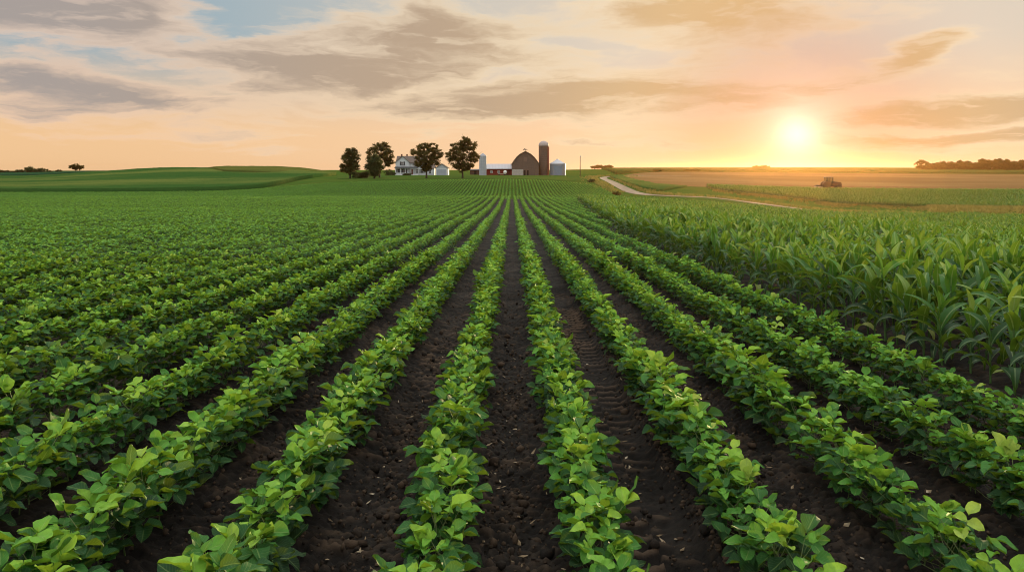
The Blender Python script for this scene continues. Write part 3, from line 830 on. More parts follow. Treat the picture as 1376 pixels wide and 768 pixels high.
shrub('shrub', lz(at(527, 296)), 2.2, 1.9, 'low shrub touching the left wall of the white house', 34, n=2)
shrub('shrub', lz(at(547, 292)), 3.2, 0.9, 'low foundation planting in front of the house porch', 35, None, 1.2, n=5)
shrub('shrub', lz(at(794.5, 214)), 1.9, 1.1, 'dark low shrub at the corner of the hillside rows, by the track', 36, n=3)
shrub('shrub', lz(at(828.5, 160)), 1.5, 0.8, 'small russet shrub beside the gravel track', 37, n=3, mat='crown')
# far left
for u, D, W, H, s, lab in ((3, 760, 14, 3.8, 41, 'low far bush at the left picture edge'), (14.5, 770, 7, 2.6, 42, 'smallest rounded bush of the far left line'), (27, 770, 10, 4.2, 43, 'rounded bush left of the tallest bush on the far left plain'), (39.5, 780, 11, 6.6, 44, 'tallest bush of the far left line'), (53, 780, 15, 5.6, 45, 'widest bush of the far left line'), (66, 780, 5, 2.4, 46, 'tiny bush right of the widest far bush'), (79, 780, 5, 3.0, 47, 'small lone bush just left of the far lone tree')):
    shrub('far_bush', lz(at(u, D)), W, H, lab, s, 'bushes on the far left plain', W*0.8, leaf=0.45, n=4, per=60, cat='bush')
tree('lone_tree', lz(at(102, 800)), 9.6, 17.5, [(-0.45, 0, 0.60, 0.5, 0.28), (0.1, 0, 0.72, 0.55, 0.26), (0.55, 0, 0.58, 0.42, 0.26), (0.0, 0.2, 0.44, 0.5, 0.2)], 'lone broad tree on the far left plain', None, 48, 60, 0.5, 26, 0.2, 0.5)
# far right tree line
rt = np.random.default_rng(60)
TL = [(1238.5, 9.2, 13, 'first tree of the right tree line, thin and sunlit'), (1247, 7.2, 8, 'small tree next to the sunlit first tree of the right tree line'), (1258, 6.6, 13, 'low tree third from the start of the right tree line'), (1269, 8.0, 13, 'rounded tree fourth in the right tree line'), (1280, 7.6, 12, 'tree fifth in the right tree line'), (1291, 8.6, 13, 'tree sixth in the right tree line'), (1301, 8.2, 12, 'tree seventh in the right tree line'), (1310, 7.0, 11, 'lower tree eighth in the right tree line'), (1321, 10.4, 13, 'tall tree ninth in the right tree line'), (1331, 9.6, 12, 'tree tenth in the right tree line'), (1341, 11.0, 13, 'tallest tree of the right tree line'), (1353, 10.4, 13, 'tree just past the tallest in the right tree line'), (1364, 8.6, 12, 'dipping lower tree near the end of the right tree line'), (1374, 10.2, 14, 'tree at the picture edge of the right tree line')]
for k, (u, H, W, lab) in enumerate(TL):
    D = 700+rt.uniform(-12, 12)
    tree('line_tree', lz(at(u, D), 0.2), H+1.6, W, [(-0.4, 0, 0.52, 0.6, 0.30), (0.35, 0, 0.58, 0.62, 0.32), (0, 0.2, 0.76, 0.5, 0.2), (0.0, 0, 0.30, 0.85, 0.26)], lab, 'trees of the right tree line', 61+k, 34 if k < 2 else 75, 0.5, 20 if k < 2 else 26, 0.15, 0.4)
for k, (u, H, W, lab) in enumerate([(799, 4.2, 12, 'hazy far tree nearest the yard pole'), (805, 6.2, 13, 'hazy far tree second from the yard pole'), (813, 4.8, 12, 'hazy far tree third from the yard pole'), (819, 5.4, 11, 'hazy far tree fourth from the yard pole'), (1018, 4.4, 18, 'left of two hazy tree crowns on the horizon under the sun'), (1028, 4.6, 16, 'right of two hazy tree crowns on the horizon under the sun')]):
    tree('horizon_tree', lz(at(u, 960), 0), H*0.7+1.6, W, [(-0.35, 0, 0.55, 0.6, 0.32), (0.35, 0, 0.55, 0.6, 0.34), (0, 0.2, 0.72, 0.55, 0.25)], lab, 'hazy trees on the horizon', 81+k, 60, 0.55, 20, 0.15, 0.4)

# ------------------------------------------------------------------ farm buildings (front faces -Y)
white = plain('white_paint', (0.60, 0.63, 0.66), 0.6, 0.06, 2, stripes=('z', 0.16, 0.4))
trim = plain('white_trim', (0.78, 0.78, 0.78), 0.5, 0.05)
shingle = plain('shingles', (0.135, 0.105, 0.09), 0.85, 0.3, 3, stripes=('z', 0.14, 0.5))
darkroof = plain('porch_roofing', (0.055, 0.06, 0.065), 0.7, 0.2, 2)
brick = plain('chimney_brick', (0.22, 0.11, 0.075), 0.9, 0.3, 6)
shut = plain('shutter_paint', (0.03, 0.035, 0.045), 0.6, 0.1)
door_red = plain('door_paint', (0.16, 0.045, 0.03), 0.5, 0.15)
barnwood = plain('weathered_boards', (0.13, 0.095, 0.08), 0.9, 0.25, 1.5, stripes=('x', 0.30, 0.6))
barnroof = plain('barn_roofing', (0.13, 0.095, 0.08), 0.8, 0.25, 2)
stone = plain('field_stone', (0.40, 0.37, 0.34), 0.9, 0.5, 3.5)
redwall = plain('red_boards', (0.19, 0.024, 0.020), 0.85, 0.2, 2, stripes=('x', 0.25, 0.5))
metalroof = plain('sheet_roof', (0.44, 0.42, 0.45), 0.5, 0.1, 2, stripes=('x', 0.6, 0.5))
galv = plain('galvanised_sheet', (0.25, 0.285, 0.33), 0.45, 0.12, 1.5, 0.35, stripes=('z', 0.28, 0.8))
galv2 = plain('galvanised_roof', (0.40, 0.41, 0.45), 0.45, 0.1, 1.5, 0.3)
stave = plain('silo_staves', (0.13, 0.092, 0.076), 0.85, 0.2, 1.0, stripes=('z', 0.75, 0.6))
whitesilo = plain('pale_staves', (0.38, 0.405, 0.45), 0.7, 0.1, 1.0, stripes=('z', 0.6, 0.5))
pole_wood = plain('pole_wood', (0.14, 0.10, 0.075), 0.9, 0.3, 3)
blackhole = plain('dark_interior', (0.012, 0.011, 0.010), 0.9, 0.1)
shedwall = plain('brown_boards', (0.10, 0.055, 0.042), 0.9, 0.25, 2, stripes=('x', 0.25, 0.5))
gm_, t = new_mat('window_glass'); finish(t, (0.02, 0.025, 0.03), 0.08, None, 0.6); glass = gm_
cab_m, t = new_mat('cab_glass')
gb = t.n('ShaderNodeBsdfGlossy'); gb.inputs['Roughness'].default_value = 0.05; tb = t.n('ShaderNodeBsdfTransparent'); tb.inputs[0].default_value = (0.85, 0.9, 0.88, 1)
mx_ = t.n('ShaderNodeMixShader'); mx_.inputs[0].default_value = 0.08; oo = t.n('ShaderNodeOutputMaterial')
t.nt.links.new(tb.outputs[0], mx_.inputs[1]); t.nt.links.new(gb.outputs[0], mx_.inputs[2]); t.nt.links.new(mx_.outputs[0], oo.inputs[0])

def window(root, x, y, z, w, h, shutters=True, bars=1):
    """front window in the plane y (front faces -Y)"""
    m = MB(); b = 0.09
    m.box(x-w/2-b, x-w/2, y-0.08, y+0.02, z, z+h); m.box(x+w/2, x+w/2+b, y-0.08, y+0.02, z, z+h)
    m.box(x-w/2-b, x+w/2+b, y-0.085, y+0.02, z+h, z+h+b); m.box(x-w/2-b-0.04, x+w/2+b+0.04, y-0.13, y+0.02, z-b, z)
    m.box(x-w/2, x+w/2, y-0.06, y+0.01, z+h*0.5-0.03, z+h*0.5+0.03)
    if bars: m.box(x-0.025, x+0.025, y-0.055, y+0.012, z, z+h)
    f = m.build('window', trim, root)
    p = MB(); p.box(x-w/2, x+w/2, y-0.03, y+0.015, z, z+h); p.build('pane', glass, f)
    if shutters:
        for s in (-1, 1):
            q = MB(); xc = x+s*(w/2+b+0.24); q.box(xc-0.2, xc+0.2, y-0.06, y+0.01, z-0.05, z+h+0.05); q.build('shutter', shut, root)

# --- farmhouse
p = at(531.5, 300); HB = 12.0
h = empty('farmhouse', (p.x, p.y, p.z-0.1)); tag(h, 'white two storey farmhouse with porch and brown shingle roof', 'house')
m = MB(); m.box(0.15, HB, 0.6, 7.6, 0, 5.3); m.extr_x([(0.6, 5.3), (7.6, 5.3), (4.1, 7.75)], 0.15, HB); m.build('main_wall', white, h)
m = MB(); m.extr_y([(0, 0), (5.6, 0), (5.6, 5.35), (2.8, 7.7), (0, 5.35)], 0.0, 4.0); m.build('gable_wall', white, h)
def slab_x(x0, x1, pts, th):   # pts (y,z) pairs -> roof slabs along x
    m = MB()
    for (a, b) in zip(pts[:-1], pts[1:]):
        m.extr_x([a, b, (b[0], b[1]+th), (a[0], a[1]+th)], x0, x1)
    return m
def slab_y(y0, y1, pts, th):
    m = MB()
    for (a, b) in zip(pts[:-1], pts[1:]):
        m.extr_y([a, b, (b[0], b[1]+th), (a[0], a[1]+th)], y0, y1)
    return m
rf = slab_x(0.0, HB+0.35, [(0.15, 5.02), (4.1, 7.80), (8.05, 5.02)], 0.16).build('roof', shingle, h)
m = slab_y(-0.4, 4.1, [(-0.5, 4.98), (2.8, 7.78), (6.1, 4.98)], 0.16); m.build('gable_roof', shingle, h)
for xc, yc in ((2.05, 3.2), (4.0, 4.6)):
    m = MB(); m.box(xc-0.28, xc+0.28, yc-0.28, yc+0.28, 6.6, 8.55); m.box(xc-0.36, xc+0.36, yc-0.36, yc+0.36, 8.55, 8.7); m.build('chimney', brick, rf)
m = MB(); m.extr_x([(-2.2, 2.95), (0.0, 3.35), (0.0, 3.58), (-2.35, 3.12), (-2.35, 2.95)], -0.15, 9.3); m.build('porch_roof', darkroof, h)
m = MB(); m.box(0, 9.2, -2.1, -0.005, 0.0, 0.35); m.build('porch_floor', trim, h)
for xc in (0.25, 2.3, 4.4, 6.5, 8.9):
    m = MB(); m.box(xc-0.09, xc+0.09, -2.05, -1.87, 0.35, 2.98); m.build('porch_post', trim, h)
m = MB(); m.box(0.3, 4.3, -2.02, -1.96, 1.05, 1.13)
for xc in np.arange(0.5, 4.3, 0.25): m.box(xc-0.02, xc+0.02, -2.01, -1.97, 0.35, 1.05)
m.build('porch_railing', trim, h)
for k in range(2):
    m = MB(); m.box(4.7, 6.2, -2.45-0.3*(1-k), -2.15-0.3*(1-k), -0.1, 0.12+0.12*k); m.build('porch_step', stone, h)
window(h, 1.4, 0.0, 1.0, 0.95, 1.55); window(h, 3.6, 0.0, 1.0, 0.95, 1.55)
window(h, 2.8, 0.0, 4.1, 0.95, 1.45, True); window(h, 7.2, 0.6, 4.0, 0.85, 1.1, False); window(h, 9.9, 0.6, 4.0, 0.85, 1.1, False)
window(h, 8.6, 0.6, 1.0, 1.0, 1.6, False); window(h, 10.6, 0.6, 1.0, 0.9, 1.55, True)
m = MB(); m.box(5.95, 6.95, 0.5, 0.62, 0.35, 2.55); d = m.build('door', door_red, h)
m = MB(); m.box(6.75, 6.82, 0.44, 0.5, 1.35, 1.5); m.build('handle', galv2, d)
m = MB(); m.box(5.8, 5.94, 0.45, 0.62, 0.35, 2.7); m.box(6.96, 7.1, 0.45, 0.62, 0.35, 2.7); m.box(5.8, 7.1, 0.44, 0.62, 2.56, 2.75); m.build('door_frame', trim, h)
m = MB(); m.box(HB, HB+3.3, 2.0, 7.0, 0, 2.9); m.extr_x([(2.0, 2.9), (7.0, 2.9), (4.5, 4.3)], HB, HB+3.3); wg = m.build('side_wing', white, h)
slab_x(HB+0.01, HB+3.6, [(1.7, 2.75), (4.5, 4.36), (7.3, 2.75)], 0.14).build('wing_roof', shingle, wg)
window(h, HB+1.6, 2.0, 0.9, 0.9, 1.3, False)

# --- garage
p = at(585.3, 299); g = empty('garage', (p.x, p.y, p.z-0.08)); tag(g, 'small pale garage with a wide closed door right of the farmhouse', 'garage')
GW = 4.9
m = MB(); m.extr_y([(0, 0), (GW, 0), (GW, 3.0), (GW/2, 4.6), (0, 3.0)], 0, 6.5); m.build('wall', plain('garage_siding', (0.46, 0.49, 0.53), 0.65, 0.06, 2, stripes=('z', 0.18, 0.4)), g)
slab_y(-0.35, 6.8, [(-0.45, 2.76), (GW/2, 4.66), (GW+0.45, 2.76)], 0.15).build('roof', shingle, g)
m = MB(); m.box(0.5, GW-0.5, -0.06, 0.02, 0.02, 2.5); m.build('garage_door', plain('garage_door_paint', (0.35, 0.39, 0.45), 0.6, 0.05, 2, stripes=('z', 0.5, 0.6)), g)
m = MB(); m.box(0.36, 0.5, -0.09, 0.02, 0, 2.66); m.box(GW-0.5, GW-0.36, -0.09, 0.02, 0, 2.66); m.box(0.5, GW-0.5, -0.085, 0.02, 2.5, 2.66); m.build('door_frame', trim, g)

# --- white silo
p = at(648.8, 296); s = empty('silo', (p.x, p.y, p.z-0.1)); tag(s, 'small pale silo with a pointed cap left of the red shed', 'silo')
m = MB(); m.lathe([(1.45, 0), (1.45, 7.75)], n=40); m.build('body', whitesilo, s, False)
m = MB(); m.lathe([(1.56, 7.72), (1.56, 7.82), (0.25, 8.85), (0.0, 8.9)], n=40); m.build('cap', plain('silo_cap', (0.28, 0.29, 0.32), 0.5, 0.1, 2, 0.2), s)
m = MB(); m.box(-0.35, 0.35, -1.75, -1.35, 0, 7.6); m.build('chute', whitesilo, s)

# --- red shed
p = at(653.8, 304); s = empty('long_shed', (p.x, p.y, p.z-0.05)); tag(s, 'long red shed with a pale sheet roof attached to the barn', 'shed')
m = MB(); m.box(0, 10.6, 0, 6.5, 0, 2.75); m.extr_x([(0, 2.75), (6.5, 2.75), (3.25, 4.5)], 0, 10.6); m.build('wall', redwall, s)
slab_x(-0.25, 10.8, [(-0.5, 2.55), (3.25, 4.58), (7.0, 2.55)], 0.13).build('roof', metalroof, s)
m = MB(); m.box(7.2, 9.4, -0.06, 0.02, 0, 2.3); m.build('sliding_door', plain('dark_red_door', (0.10, 0.022, 0.02), 0.8, 0.2, 2, stripes=('x', 0.2, 0.4)), s)
window(s, 2.0, 0.0, 1.0, 0.8, 0.8, False); window(s, 5.0, 0.0, 1.0, 0.8, 0.8, False)
# --- low brown shed
p = at(631.5, 316); s = empty('low_shed', (p.x, p.y, p.z)); tag(s, 'low brown shed behind the tallest shade tree and pale silo', 'shed')
m = MB(); m.box(0, 5.0, 0, 4.5, 0, 1.9); m.build('wall', shedwall, s)
m = MB(); m.extr_x([(-0.3, 1.9), (4.8, 2.35), (4.8, 2.47), (-0.3, 2.02)], -0.2, 5.2); m.build('roof', darkroof, s)
m = MB(); m.box(1.8, 2.8, -0.05, 0.02, 0, 1.7); m.build('door', blackhole, s)

# --- barn
p = at(706.0, 297); b = empty('barn', (p.x, p.y, p.z-0.1)); tag(b, 'weathered brown gambrel roofed barn with stone lower wall', 'barn')
HWB = 5.35
prof = [(-HWB, 0), (HWB, 0), (HWB, 4.75), (4.55, 5.9), (3.5, 7.25), (2.2, 8.4), (0, 9.55), (-2.2, 8.4), (-3.5, 7.25), (-4.55, 5.9), (-HWB, 4.75)]
m = MB(); m.extr_y(prof, 0, 15); m.build('wall', barnwood, b)
rp = [(-HWB-0.3, 4.45), (-4.62, 5.98), (-3.55, 7.34), (-2.22, 8.5), (0, 9.66), (2.22, 8.5), (3.55, 7.34), (4.62, 5.98), (HWB+0.3, 4.45)]
rf = slab_y(-0.45, 15.4, rp, 0.17).build('roof', barnroof, b)
m = MB(); m.box(-HWB-0.03, -0.85, -0.14, 0.3, 0, 2.5); m.build('stone_wall', stone, b)
for x0, x1 in ((-0.75, 0.05), (0.65, 1.3)):
    m = MB(); m.box(x0-0.1, x0, -0.10, 0.02, 0, 2.25); m.box(x1, x1+0.1, -0.10, 0.02, 0, 2.25); m.box(x0-0.1, x1+0.1, -0.105, 0.02, 2.15, 2.27)
    f = m.build('doorway', barnroof, b); q = MB(); q.box(x0, x1, -0.05, 0.02, 0, 2.15); q.build('door', blackhole, f)  # near-black panel paints the shade inside the open doorway
m = MB(); m.box(-0.7, 0.7, -0.06, 0.02, 5.6, 7.4); m.build('hay_door', plain('hay_door_boards', (0.17, 0.12, 0.10), 0.9, 0.2, 2, stripes=('x', 0.3, 0.5)), b)
m = MB(); m.tube([(0, 1.2, 9.6), (0, 1.2, 10.7)], [0.06, 0.04], 6); m.tube([(-0.75, 1.2, 10.25), (0.7, 1.2, 10.25)], [0.05, 0.05], 6)
m.extr_y([(0.45, 10.05), (0.95, 10.25), (0.45, 10.45)], 1.16, 1.24); m.extr_y([(-0.95, 10.05), (-0.55, 10.15), (-0.55, 10.35), (-0.95, 10.5)], 1.16, 1.24)
m.extr_y([(-0.45, 10.4), (-0.05, 10.3), (0.28, 10.4), (0.40, 10.85), (0.22, 10.8), (0.10, 10.62), (-0.2, 10.62), (-0.45, 11.0), (-0.62, 10.8)], 1.14, 1.26)
m.build('weathervane', darkroof, b)

# --- tall silo
p = at(730.6, 303); s = empty('tall_silo', (p.x, p.y, p.z-0.1)); tag(s, 'tall brown stave silo with a pale dome beside the barn', 'silo')
m = MB(); m.lathe([(2.02, 0), (2.02, 11.9)], n=48); m.build('body', stave, s)
m = MB(); m.lathe([(2.08, 11.88), (2.08, 12.25)] + [(2.06*math.cos(q), 12.25+1.85*math.sin(q)) for q in np.linspace(0.05, 1.5, 9)], n=48); m.build('dome', plain('dome_sheet', (0.33, 0.29, 0.28), 0.5, 0.1, 2, 0.2), s, True)
for hh in np.arange(0.8, 11.8, 0.8):
    m = MB(); m.lathe([(2.035, hh), (2.06, hh+0.02), (2.06, hh+0.06), (2.035, hh+0.08)], n=48); m.build('hoop', barnroof, s)
m = MB(); m.box(1.5, 2.15, -1.6, -1.05, 0.3, 11.6); m.build('chute', plain('sunlit_edge_red', (0.30, 0.10, 0.06), 0.7, 0.15, 2), s)  # red strip added to paint the sunlit right edge of the silo
# --- grain bin
p = at(749.2, 301); s = empty('grain_bin', (p.x, p.y, p.z-0.08)); tag(s, 'squat corrugated grain bin with a conical roof right of the tall silo', 'grain bin')
m = MB(); m.lathe([(3.2, 0), (3.2, 4.75)], n=56); m.build('body', galv, s)
m = MB(); m.lathe([(3.34, 4.70), (3.34, 4.80), (0.45, 6.5), (0.42, 6.75), (0.0, 6.78)], n=56); m.build('roof', galv2, s)
m = MB(); m.box(-1.5, 1.5, -3.28, -2.5, 0.2, 3.9); m.build('door', plain('bin_door', (0.19, 0.25, 0.33), 0.5, 0.08, 2, 0.2, stripes=('z', 0.28, 0.4)), s)
m = MB()
for xx in (2.25, 2.6): m.box(xx-0.025, xx+0.025, -2.5, -2.4, 0.3, 5.0)
for zz in np.arange(0.5, 5, 0.3): m.box(2.25, 2.6, -2.48, -2.42, zz, zz+0.04)
m.build('ladder', galv2, s)
# --- yard pole
p = at(779.6, 272); s = empty('yard_pole', (p.x, p.y, p.z-0.1)); tag(s, 'slim wooden yard light pole standing alone right of the grain bin', 'pole')
m = MB(); m.tube([(0, 0, -0.3), (0, 0, 4), (0.03, 0, 7.8)], [0.16, 0.14, 0.11], 10); m.build('post', pole_wood, s, True)
m = MB(); m.tube([(0.03, 0, 7.5), (0.1, -0.35, 7.75), (0.1, -0.7, 7.72)], [0.03, 0.03, 0.03], 6); m.build('bracket', galv2, s)
m = MB(); m.lathe([(0.10, 7.85), (0.22, 7.80), (0.26, 7.55), (0.1, 7.5)], 0.06, -0.55, 14); m.build('lamp_head', galv2, s, True)
# --- tank and wagon in front of the red shed
p = at(673.5, 291); s = empty('flat_wagon', (p.x, p.y, p.z-0.03)); tag(s, 'low pale flat wagon parked in front of the red shed', 'wagon')
m = MB(); m.box(-1.3, 1.9, -0.7, 0.7, 0.62, 0.78); m.build('deck', plain('wagon_boards', (0.45, 0.38, 0.30), 0.8, 0.2, 2), s)
m = MB(); m.box(-1.2, 1.8, -0.4, -0.3, 0.5, 0.62); m.box(-1.2, 1.8, 0.3, 0.4, 0.5, 0.62); m.tube([(-1.2, 0, 0.55), (-2.2, 0, 0.4)], [0.05, 0.05], 6); m.build('frame', darkroof, s)
tyre = plain('rubber', (0.02, 0.02, 0.02), 0.85, 0.2, 5, streak=False)
for xx in (-0.85, 1.45):
    for yy in (-0.72, 0.72):
        m = MB(); m.lathe([(0.22, yy-0.09), (0.31, yy-0.07), (0.31, yy+0.07), (0.22, yy+0.09)], xx, 0.31, 18, 'y'); m.build('wheel', tyre, s)
p = at(678.7, 296); s = empty('round_tank', (p.x, p.y, p.z-0.03)); tag(s, 'white round ended tank behind the flat wagon, against the red shed', 'tank')
m = MB(); m.lathe([(0.05, -0.75), (0.45, -0.7), (0.66, -0.5), (0.7, -0.3), (0.7, 1.6), (0.5, 1.9), (0.05, 2.0)], 0, 1.35, 24, 'y'); m.build('vessel', plain('tank_paint', (0.78, 0.77, 0.75), 0.4, 0.05), s, True)
for yy in (0.0, 1.3):
    m = MB(); m.box(-0.55, -0.4, yy, yy+0.15, 0, 1.0); m.box(0.4, 0.55, yy, yy+0.15, 0, 1.0); m.box(-0.4, 0.4, yy+0.02, yy+0.13, 0.45, 0.62); m.build('cradle', darkroof, s)

# --- tractor working the stubble (drives towards +X)
p = at(1114.5, 222); tr = empty('tractor', (p.x, p.y, p.z+0.02), math.radians(-6), 1.2); tag(tr, 'tractor with a glazed cab working the stubble in the low sun', 'tractor')
paint = plain('tractor_paint', (0.025, 0.009, 0.006), 0.45, 0.15, 3, spec=0.5); dk = plain('tractor_dark', (0.014, 0.012, 0.011), 0.7, 0.2, 3)
m = MB(); m.extr_y([(0.55, 0.9), (2.75, 0.85), (2.9, 1.0), (2.72, 1.72), (0.55, 1.95)], -0.42, 0.42); m.build('hood', paint, tr, bevel=0.05)
m = MB(); m.box(-1.2, 2.6, -0.28, 0.28, 0.65, 0.95); m.box(-1.3, 0.6, -0.5, 0.5, 0.85, 1.45); m.build('chassis', dk, tr)
m = MB()
for xx, yy in ((-1.05, -0.75), (-1.05, 0.75), (0.62, -0.68), (0.62, 0.68), (-0.25, -0.8), (-0.25, 0.8)):
    m.tube([(xx, yy, 1.3), (xx*0.93, yy*0.95, 2.85)], [0.06, 0.05], 6)
m.box(-1.1, 0.66, -0.8, 0.8, 1.25, 1.6); m.build('cab', dk, tr)
m = MB(); m.box(-1.22, 0.82, -0.88, 0.88, 2.84, 3.06); m.build('cab_roof', plain('roof_cream', (0.10, 0.07, 0.05), 0.5, 0.1), tr, bevel=0.06)
for yy in (-0.76, 0.76):
    m = MB(); m.box(-0.98, 0.56, yy-0.012, yy+0.012, 1.6, 2.84); m.build('window', cab_m, tr)
m = MB(); m.box(-0.75, -0.2, -0.28, 0.28, 1.6, 1.75); m.box(-0.82, -0.68, -0.28, 0.28, 1.75, 2.25); m.build('seat', dk, tr)
m = MB(); m.tube([(0.95, 0.3, 1.8), (0.95, 0.3, 2.75), (0.9, 0.3, 2.9)], [0.055, 0.055, 0.05], 8); m.build('exhaust', dk, tr)
def wheel(x, y, r, w):
    m = MB(); n = 40
    m.lathe([(r*0.55, y-w*0.5), (r*0.9, y-w*0.52), (r, y-w*0.4), (r, y+w*0.4), (r*0.9, y+w*0.52), (r*0.55, y+w*0.5)], x, r, n, 'y')
    for q in range(22):
        a = q/22*2*math.pi; c, s2 = math.cos(a), math.sin(a)
        pts = []
        for rr in (r*0.97, r*1.05):
            for da in (-0.035, 0.035):
                pts.append((x+rr*math.cos(a+da), r+rr*math.sin(a+da)))
        for y0, y1 in ((y-w*0.46, y-0.02), (y+0.02, y+w*0.46)):
            m.extr_y([pts[0], pts[1], pts[3], pts[2]], y0, y1)
    wv = m.build('wheel', tyre, tr)
    q = MB(); q.lathe([(r*0.55, y-w*0.3), (r*0.5, y-w*0.22), (0.12, y-w*0.35), (0.12, y+w*0.35), (r*0.5, y+w*0.22), (r*0.55, y+w*0.3)], x, r, 24, 'y'); q.build('rim', plain('rim_paint', (0.45, 0.35, 0.12), 0.5, 0.1), wv)
for yy in (-0.95, 0.95):
    wheel(-0.95, yy, 0.92, 0.5); wheel(2.05, yy*0.92, 0.62, 0.38)
    m = MB(); pts = [(-0.95+1.0*math.cos(q), 0.92+1.0*math.sin(q)) for q in np.linspace(0.25, 2.9, 9)]
    for a_, b_ in zip(pts[:-1], pts[1:]): m.extr_y([a_, b_, (b_[0]*1.0, b_[1]+0.07), (a_[0], a_[1]+0.07)][::-1], yy-0.3, yy+0.3)
    m.build('fender', paint, tr)
p = at(1100.0, 222); im = empty('disc_harrow', (p.x, p.y, p.z+0.02), math.radians(-6)); tag(im, 'low implement hitched behind the tractor', 'implement')
m = MB(); m.box(-0.8, 0.6, -1.8, -1.65, 0.75, 0.9); m.box(-0.8, 0.6, 1.65, 1.8, 0.75, 0.9); m.box(-0.8, -0.65, -1.65, 1.65, 0.76, 0.89); m.box(0.45, 0.6, -1.65, 1.65, 0.76, 0.89); m.tube([(0.6, 0, 0.8), (1.6, 0, 0.7)], [0.07, 0.06], 6); m.build('frame', dk, im)
for xx in (-0.6, 0.4):
    for yy in np.arange(-1.5, 1.6, 0.5):
        m = MB(); m.lathe([(0.05, yy-0.03), (0.34, yy), (0.05, yy+0.05)], xx, 0.33, 18, 'y'); m.build('disc', galv2, im)
m = MB(); m.box(-0.5, 0.3, -0.9, 0.9, 0.9, 1.2); m.build('weight_box', dk, im)

# ------------------------------------------------------------------ soil litter near the camera
r = np.random.default_rng(77)
V, Q, T = [], [], []
for q in range(520):
    y = 2.4+abs(r.normal(0, 3.2)); k = r.integers(-4, 5); x = k*ROW+r.normal(0, 0.13)
    if abs(x)/y > 0.8: continue
    z = gz(x, y)+float(micro(np.array([x]), np.array([y]))[0])+0.008
    L = r.uniform(0.008, 0.028) if r.random() < 0.9 else r.uniform(0.025, 0.036); W = L*r.uniform(0.12, 0.5); a = r.uniform(0, 6.28); e = r.normal(0, 0.3)
    d = np.array([math.cos(a), math.sin(a), e]); s = np.array([-math.sin(a), math.cos(a), r.normal(0, 0.3)])
    c = np.array([x, y, z]); n0 = len(V)
    V += [c-d*L, c-d*L*0.2+s*W-(0, 0, 0.002), c+d*L+(0, 0, 0.004), c-d*L*0.1-s*W, c+(0, 0, 0.006)]
    Q += [(n0, n0+3, n0+4), (n0, n0+4, n0+1), (n0+3, n0+2, n0+4), (n0+4, n0+2, n0+1)]
lm, t = new_mat('dry_plant_bits')
finish(t, t.ramp(t.noise(t.n('ShaderNodeNewGeometry').outputs['Position'], 9, 2), [(0.35, (0.12, 0.08, 0.045)), (0.5, (0.28, 0.20, 0.12)), (0.65, (0.50, 0.42, 0.31))]), 0.8)
tag(link('plant_litter', mesh_np('plant_litter', np.array(V), np.array(Q), lm)), 'pale dry bits of leaf and straw scattered on the soil', kind='stuff')
# loose clods
ico = []
ph = (1+5**0.5)/2
base = np.array([(-1, ph, 0), (1, ph, 0), (-1, -ph, 0), (1, -ph, 0), (0, -1, ph), (0, 1, ph), (0, -1, -ph), (0, 1, -ph), (ph, 0, -1), (ph, 0, 1), (-ph, 0, -1), (-ph, 0, 1)])/1.9
tri = np.array([(0, 11, 5), (0, 5, 1), (0, 1, 7), (0, 7, 10), (0, 10, 11), (1, 5, 9), (5, 11, 4), (11, 10, 2), (10, 7, 6), (7, 1, 8), (3, 9, 4), (3, 4, 2), (3, 2, 6), (3, 6, 8), (3, 8, 9), (4, 9, 5), (2, 4, 11), (6, 2, 10), (8, 6, 7), (9, 8, 1)])
N = 22000
cy_ = 2.2+np.abs(r.normal(0, 4.0, N)); ck = r.integers(-6, 6, N); cx_ = ck*ROW+r.normal(0, 0.16, N)
cx_ = np.where((ck == 1) & (r.random(N) < 0.75), ck*ROW+np.sign(r.normal(0, 1, N))*r.uniform(0.2, 0.3, N), cx_)
cz_ = ground_z(cx_, cy_)+micro(cx_, cy_); cs = np.exp(r.normal(-4.9, 0.6, N)).clip(0.003, 0.034)
VV = base[None]*(1+r.normal(0, 0.22, (N, 12, 1)))*cs[:, None, None]*r.uniform(0.6, 1.2, (N, 1, 3)) + np.stack([cx_, cy_, cz_+cs*0.25], 1)[:, None]
QQ = tri[None]+(np.arange(N)*12)[:, None, None]
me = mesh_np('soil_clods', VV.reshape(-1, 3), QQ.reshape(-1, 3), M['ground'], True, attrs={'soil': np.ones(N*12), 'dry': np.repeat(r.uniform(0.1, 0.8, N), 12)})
tag(link('soil_clods', me), 'crumbly dark soil clods loose in the furrows', kind='stuff')

# ------------------------------------------------------------------ haze
hm = bpy.data.materials.new('air_haze'); hm.use_nodes = True; t = NT(hm.node_tree)
vv = t.n('ShaderNodeVolumePrincipled'); vv.inputs['Density'].default_value = 0.000045; vv.inputs['Color'].default_value = (1.0, 0.52, 0.20, 1); vv.inputs['Anisotropy'].default_value = 0.86
ho = t.n('ShaderNodeOutputMaterial'); t.nt.links.new(vv.outputs[0], ho.inputs['Volume'])
m = MB(); m.box(-2310, 2310, -410, 2290, -26, 17); hz_o = m.build('haze', hm); tag(hz_o, 'warm evening haze over the fields', kind='stuff')

# ------------------------------------------------------------------ sun and sky
sl = bpy.data.lights.new('sun', 'SUN'); sl.energy = 5.0; sl.angle = math.radians(0.5); sl.color = (1.0, 0.72, 0.38)
so = bpy.data.objects.new('sun', sl); COL.objects.link(so); so.rotation_euler = SUN_DIR.to_track_quat('Z', 'Y').to_euler(); so.location = (0, 0, 60)

